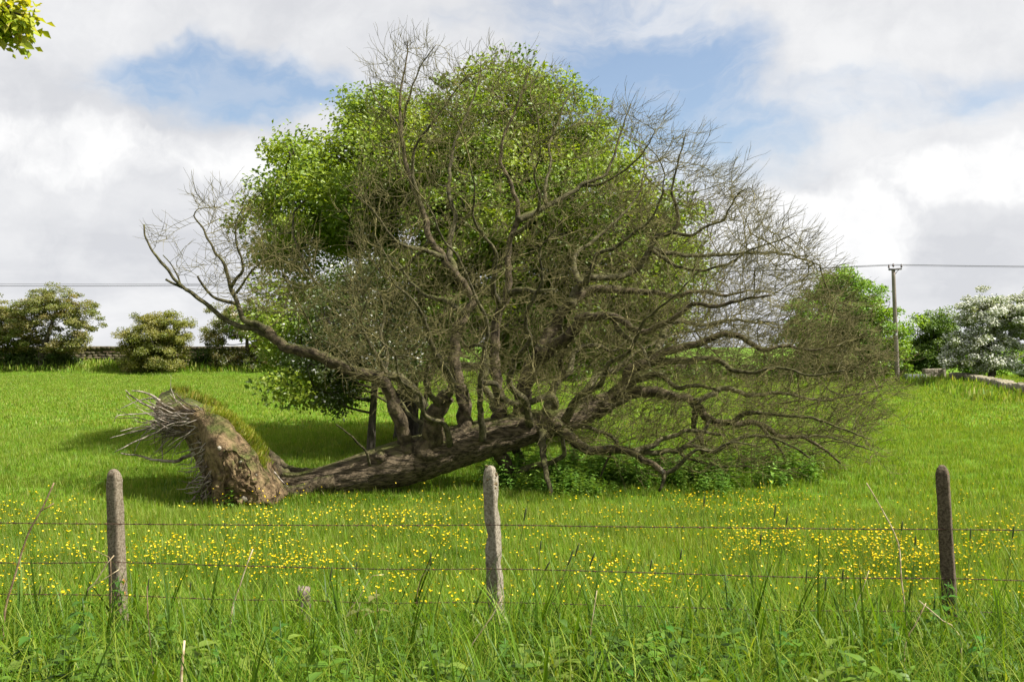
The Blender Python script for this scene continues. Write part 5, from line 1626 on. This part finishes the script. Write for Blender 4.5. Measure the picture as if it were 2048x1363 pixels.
for (u0, v0, u1, v1) in ((1010, 1220, 1048, 1040), (1100, 1250, 1150, 1112), (1070, 1230, 1135, 1130), (1090, 1240, 1140, 1118), (1060, 1220, 1080, 1100), (1020, 1230, 1090, 1140), (1130, 1250, 1180, 1130),
                         (1520, 1250, 1548, 1035), (1540, 1240, 1572, 1050), (1500, 1230, 1520, 1090), (1605, 1300, 1612, 1165), (1640, 1280, 1650, 1180), (1670, 1290, 1684, 1160), (1780, 1250, 1803, 1060), (1820, 1260, 1830, 1090), (1930, 1250, 1940, 1080),
                         (2000, 1260, 2025, 1075), (1400, 1180, 1408, 1012), (290, 1300, 296, 1180), (60, 1280, 78, 1190), (370, 1260, 380, 1180), (640, 1230, 660, 1160), (850, 1220, 860, 1130), (700, 1230, 712, 1140), (1340, 1240, 1360, 1120), (1280, 1260, 1300, 1140)):
    spike(u0, v0, u1, v1, RNG.uniform(5.4, 6.2), .0045, RNG.uniform(.05, .085), 'dark cylindrical grass flower spike rising above the verge', GS)

# dry dead stalks
def stalk(label, pts, d, r, mat, twig=None):
    P = [px(u, v, d) for u, v in pts]
    foot = P[0].copy(); foot[2] = gz(foot[0], d)
    if P[0][2] - foot[2] > .05:
        P = [foot] + P
    root = empty('dry_stalk', foot, label, 'stalk', None)
    C = catmull(P, .05)
    tb = Tubes(foot); tb.add(C, np.linspace(r, r * .55, len(C)), 6, True, lambda q, P, a: q * (1 + .08 * RNG.normal(size=q.shape)))
    obj('stem', tb.mesh('stem', mat), root)
    for tw in twig or []:
        tb = Tubes(foot); tb.add(catmull([px(u, v, d) for u, v in tw], .04), r * .5, 5); obj('side_twig', tb.mesh('side_twig', mat), root)
stalk('long forked dry brown stalk leaning far left of the slim post', [(8, 1235), (30, 1150), (55, 1070), (85, 1015), (108, 965)], 5.9, .0075, M['drybrown'], [[(80, 1022), (95, 1014), (107, 1006)]])
stalk('straight bleached straw stalk leaning between the slim post and the stub', [(462, 1232), (480, 1170), (495, 1125), (506, 1097)], 5.9, .0065, M['straw'])
stalk('short bent pale stalk propped on the slim post', [(168, 1200), (190, 1165), (215, 1125), (228, 1110)], 6.15, .006, M['straw'], [[(190, 1168), (212, 1155), (238, 1138)]])
stalk('dark bare twig sticking out left from the slim post', [(222, 1150), (218, 1113), (200, 1105), (180, 1094)], 6.3, .0035, M['drybrown'])
stalk('thick pale cut stalk standing at the very foot of the verge', [(362, 1375), (365, 1320), (369, 1280)], 4.1, .0085, M['straw'])
stalk('thin brown stem standing up beside the thick pale cut stalk', [(308, 1370), (302, 1290), (296, 1230), (294, 1170)], 4.7, .0035, M['drybrown'])
stalk('long pale cane leaning from the meadow towards the dark post', [(1812, 1240), (1803, 1160), (1796, 1085), (1765, 1020), (1733, 965)], 6.0, .0055, M['straw'])
stalk('slender straw stem between the spikes and the long pale cane', [(1690, 1265), (1712, 1210), (1728, 1170), (1738, 1140)], 5.9, .0035, M['straw'])
stalk('pale upright straw right of the chipped post', [(1180, 1275), (1186, 1230), (1194, 1180)], 5.5, .0045, M['straw'])
stalk('dry crossing straw in the grass right of the long pale cane', [(1810, 1290), (1830, 1250), (1852, 1205)], 5.2, .0045, M['straw'])
stalk('bent dry straw lying over the grass below the dark post', [(1920, 1272), (1885, 1240), (1862, 1220), (1838, 1200)], 5.2, .0045, M['straw'])
stalk('thin brown dead stem left of the chipped post near the wire', [(835, 1180), (850, 1145), (858, 1125), (862, 1110)], 6.1, .003, M['drybrown'])
stalk('curved pale dead grass stalk crossing low by the chipped post', [(935, 1310), (960, 1265), (985, 1230), (1005, 1190)], 5.2, .004, M['straw'])
stalk('long wispy dry stem left of the stub', [(690, 1240), (715, 1200), (735, 1165), (745, 1150), (768, 1148)], 6.0, .003, M['straw'])
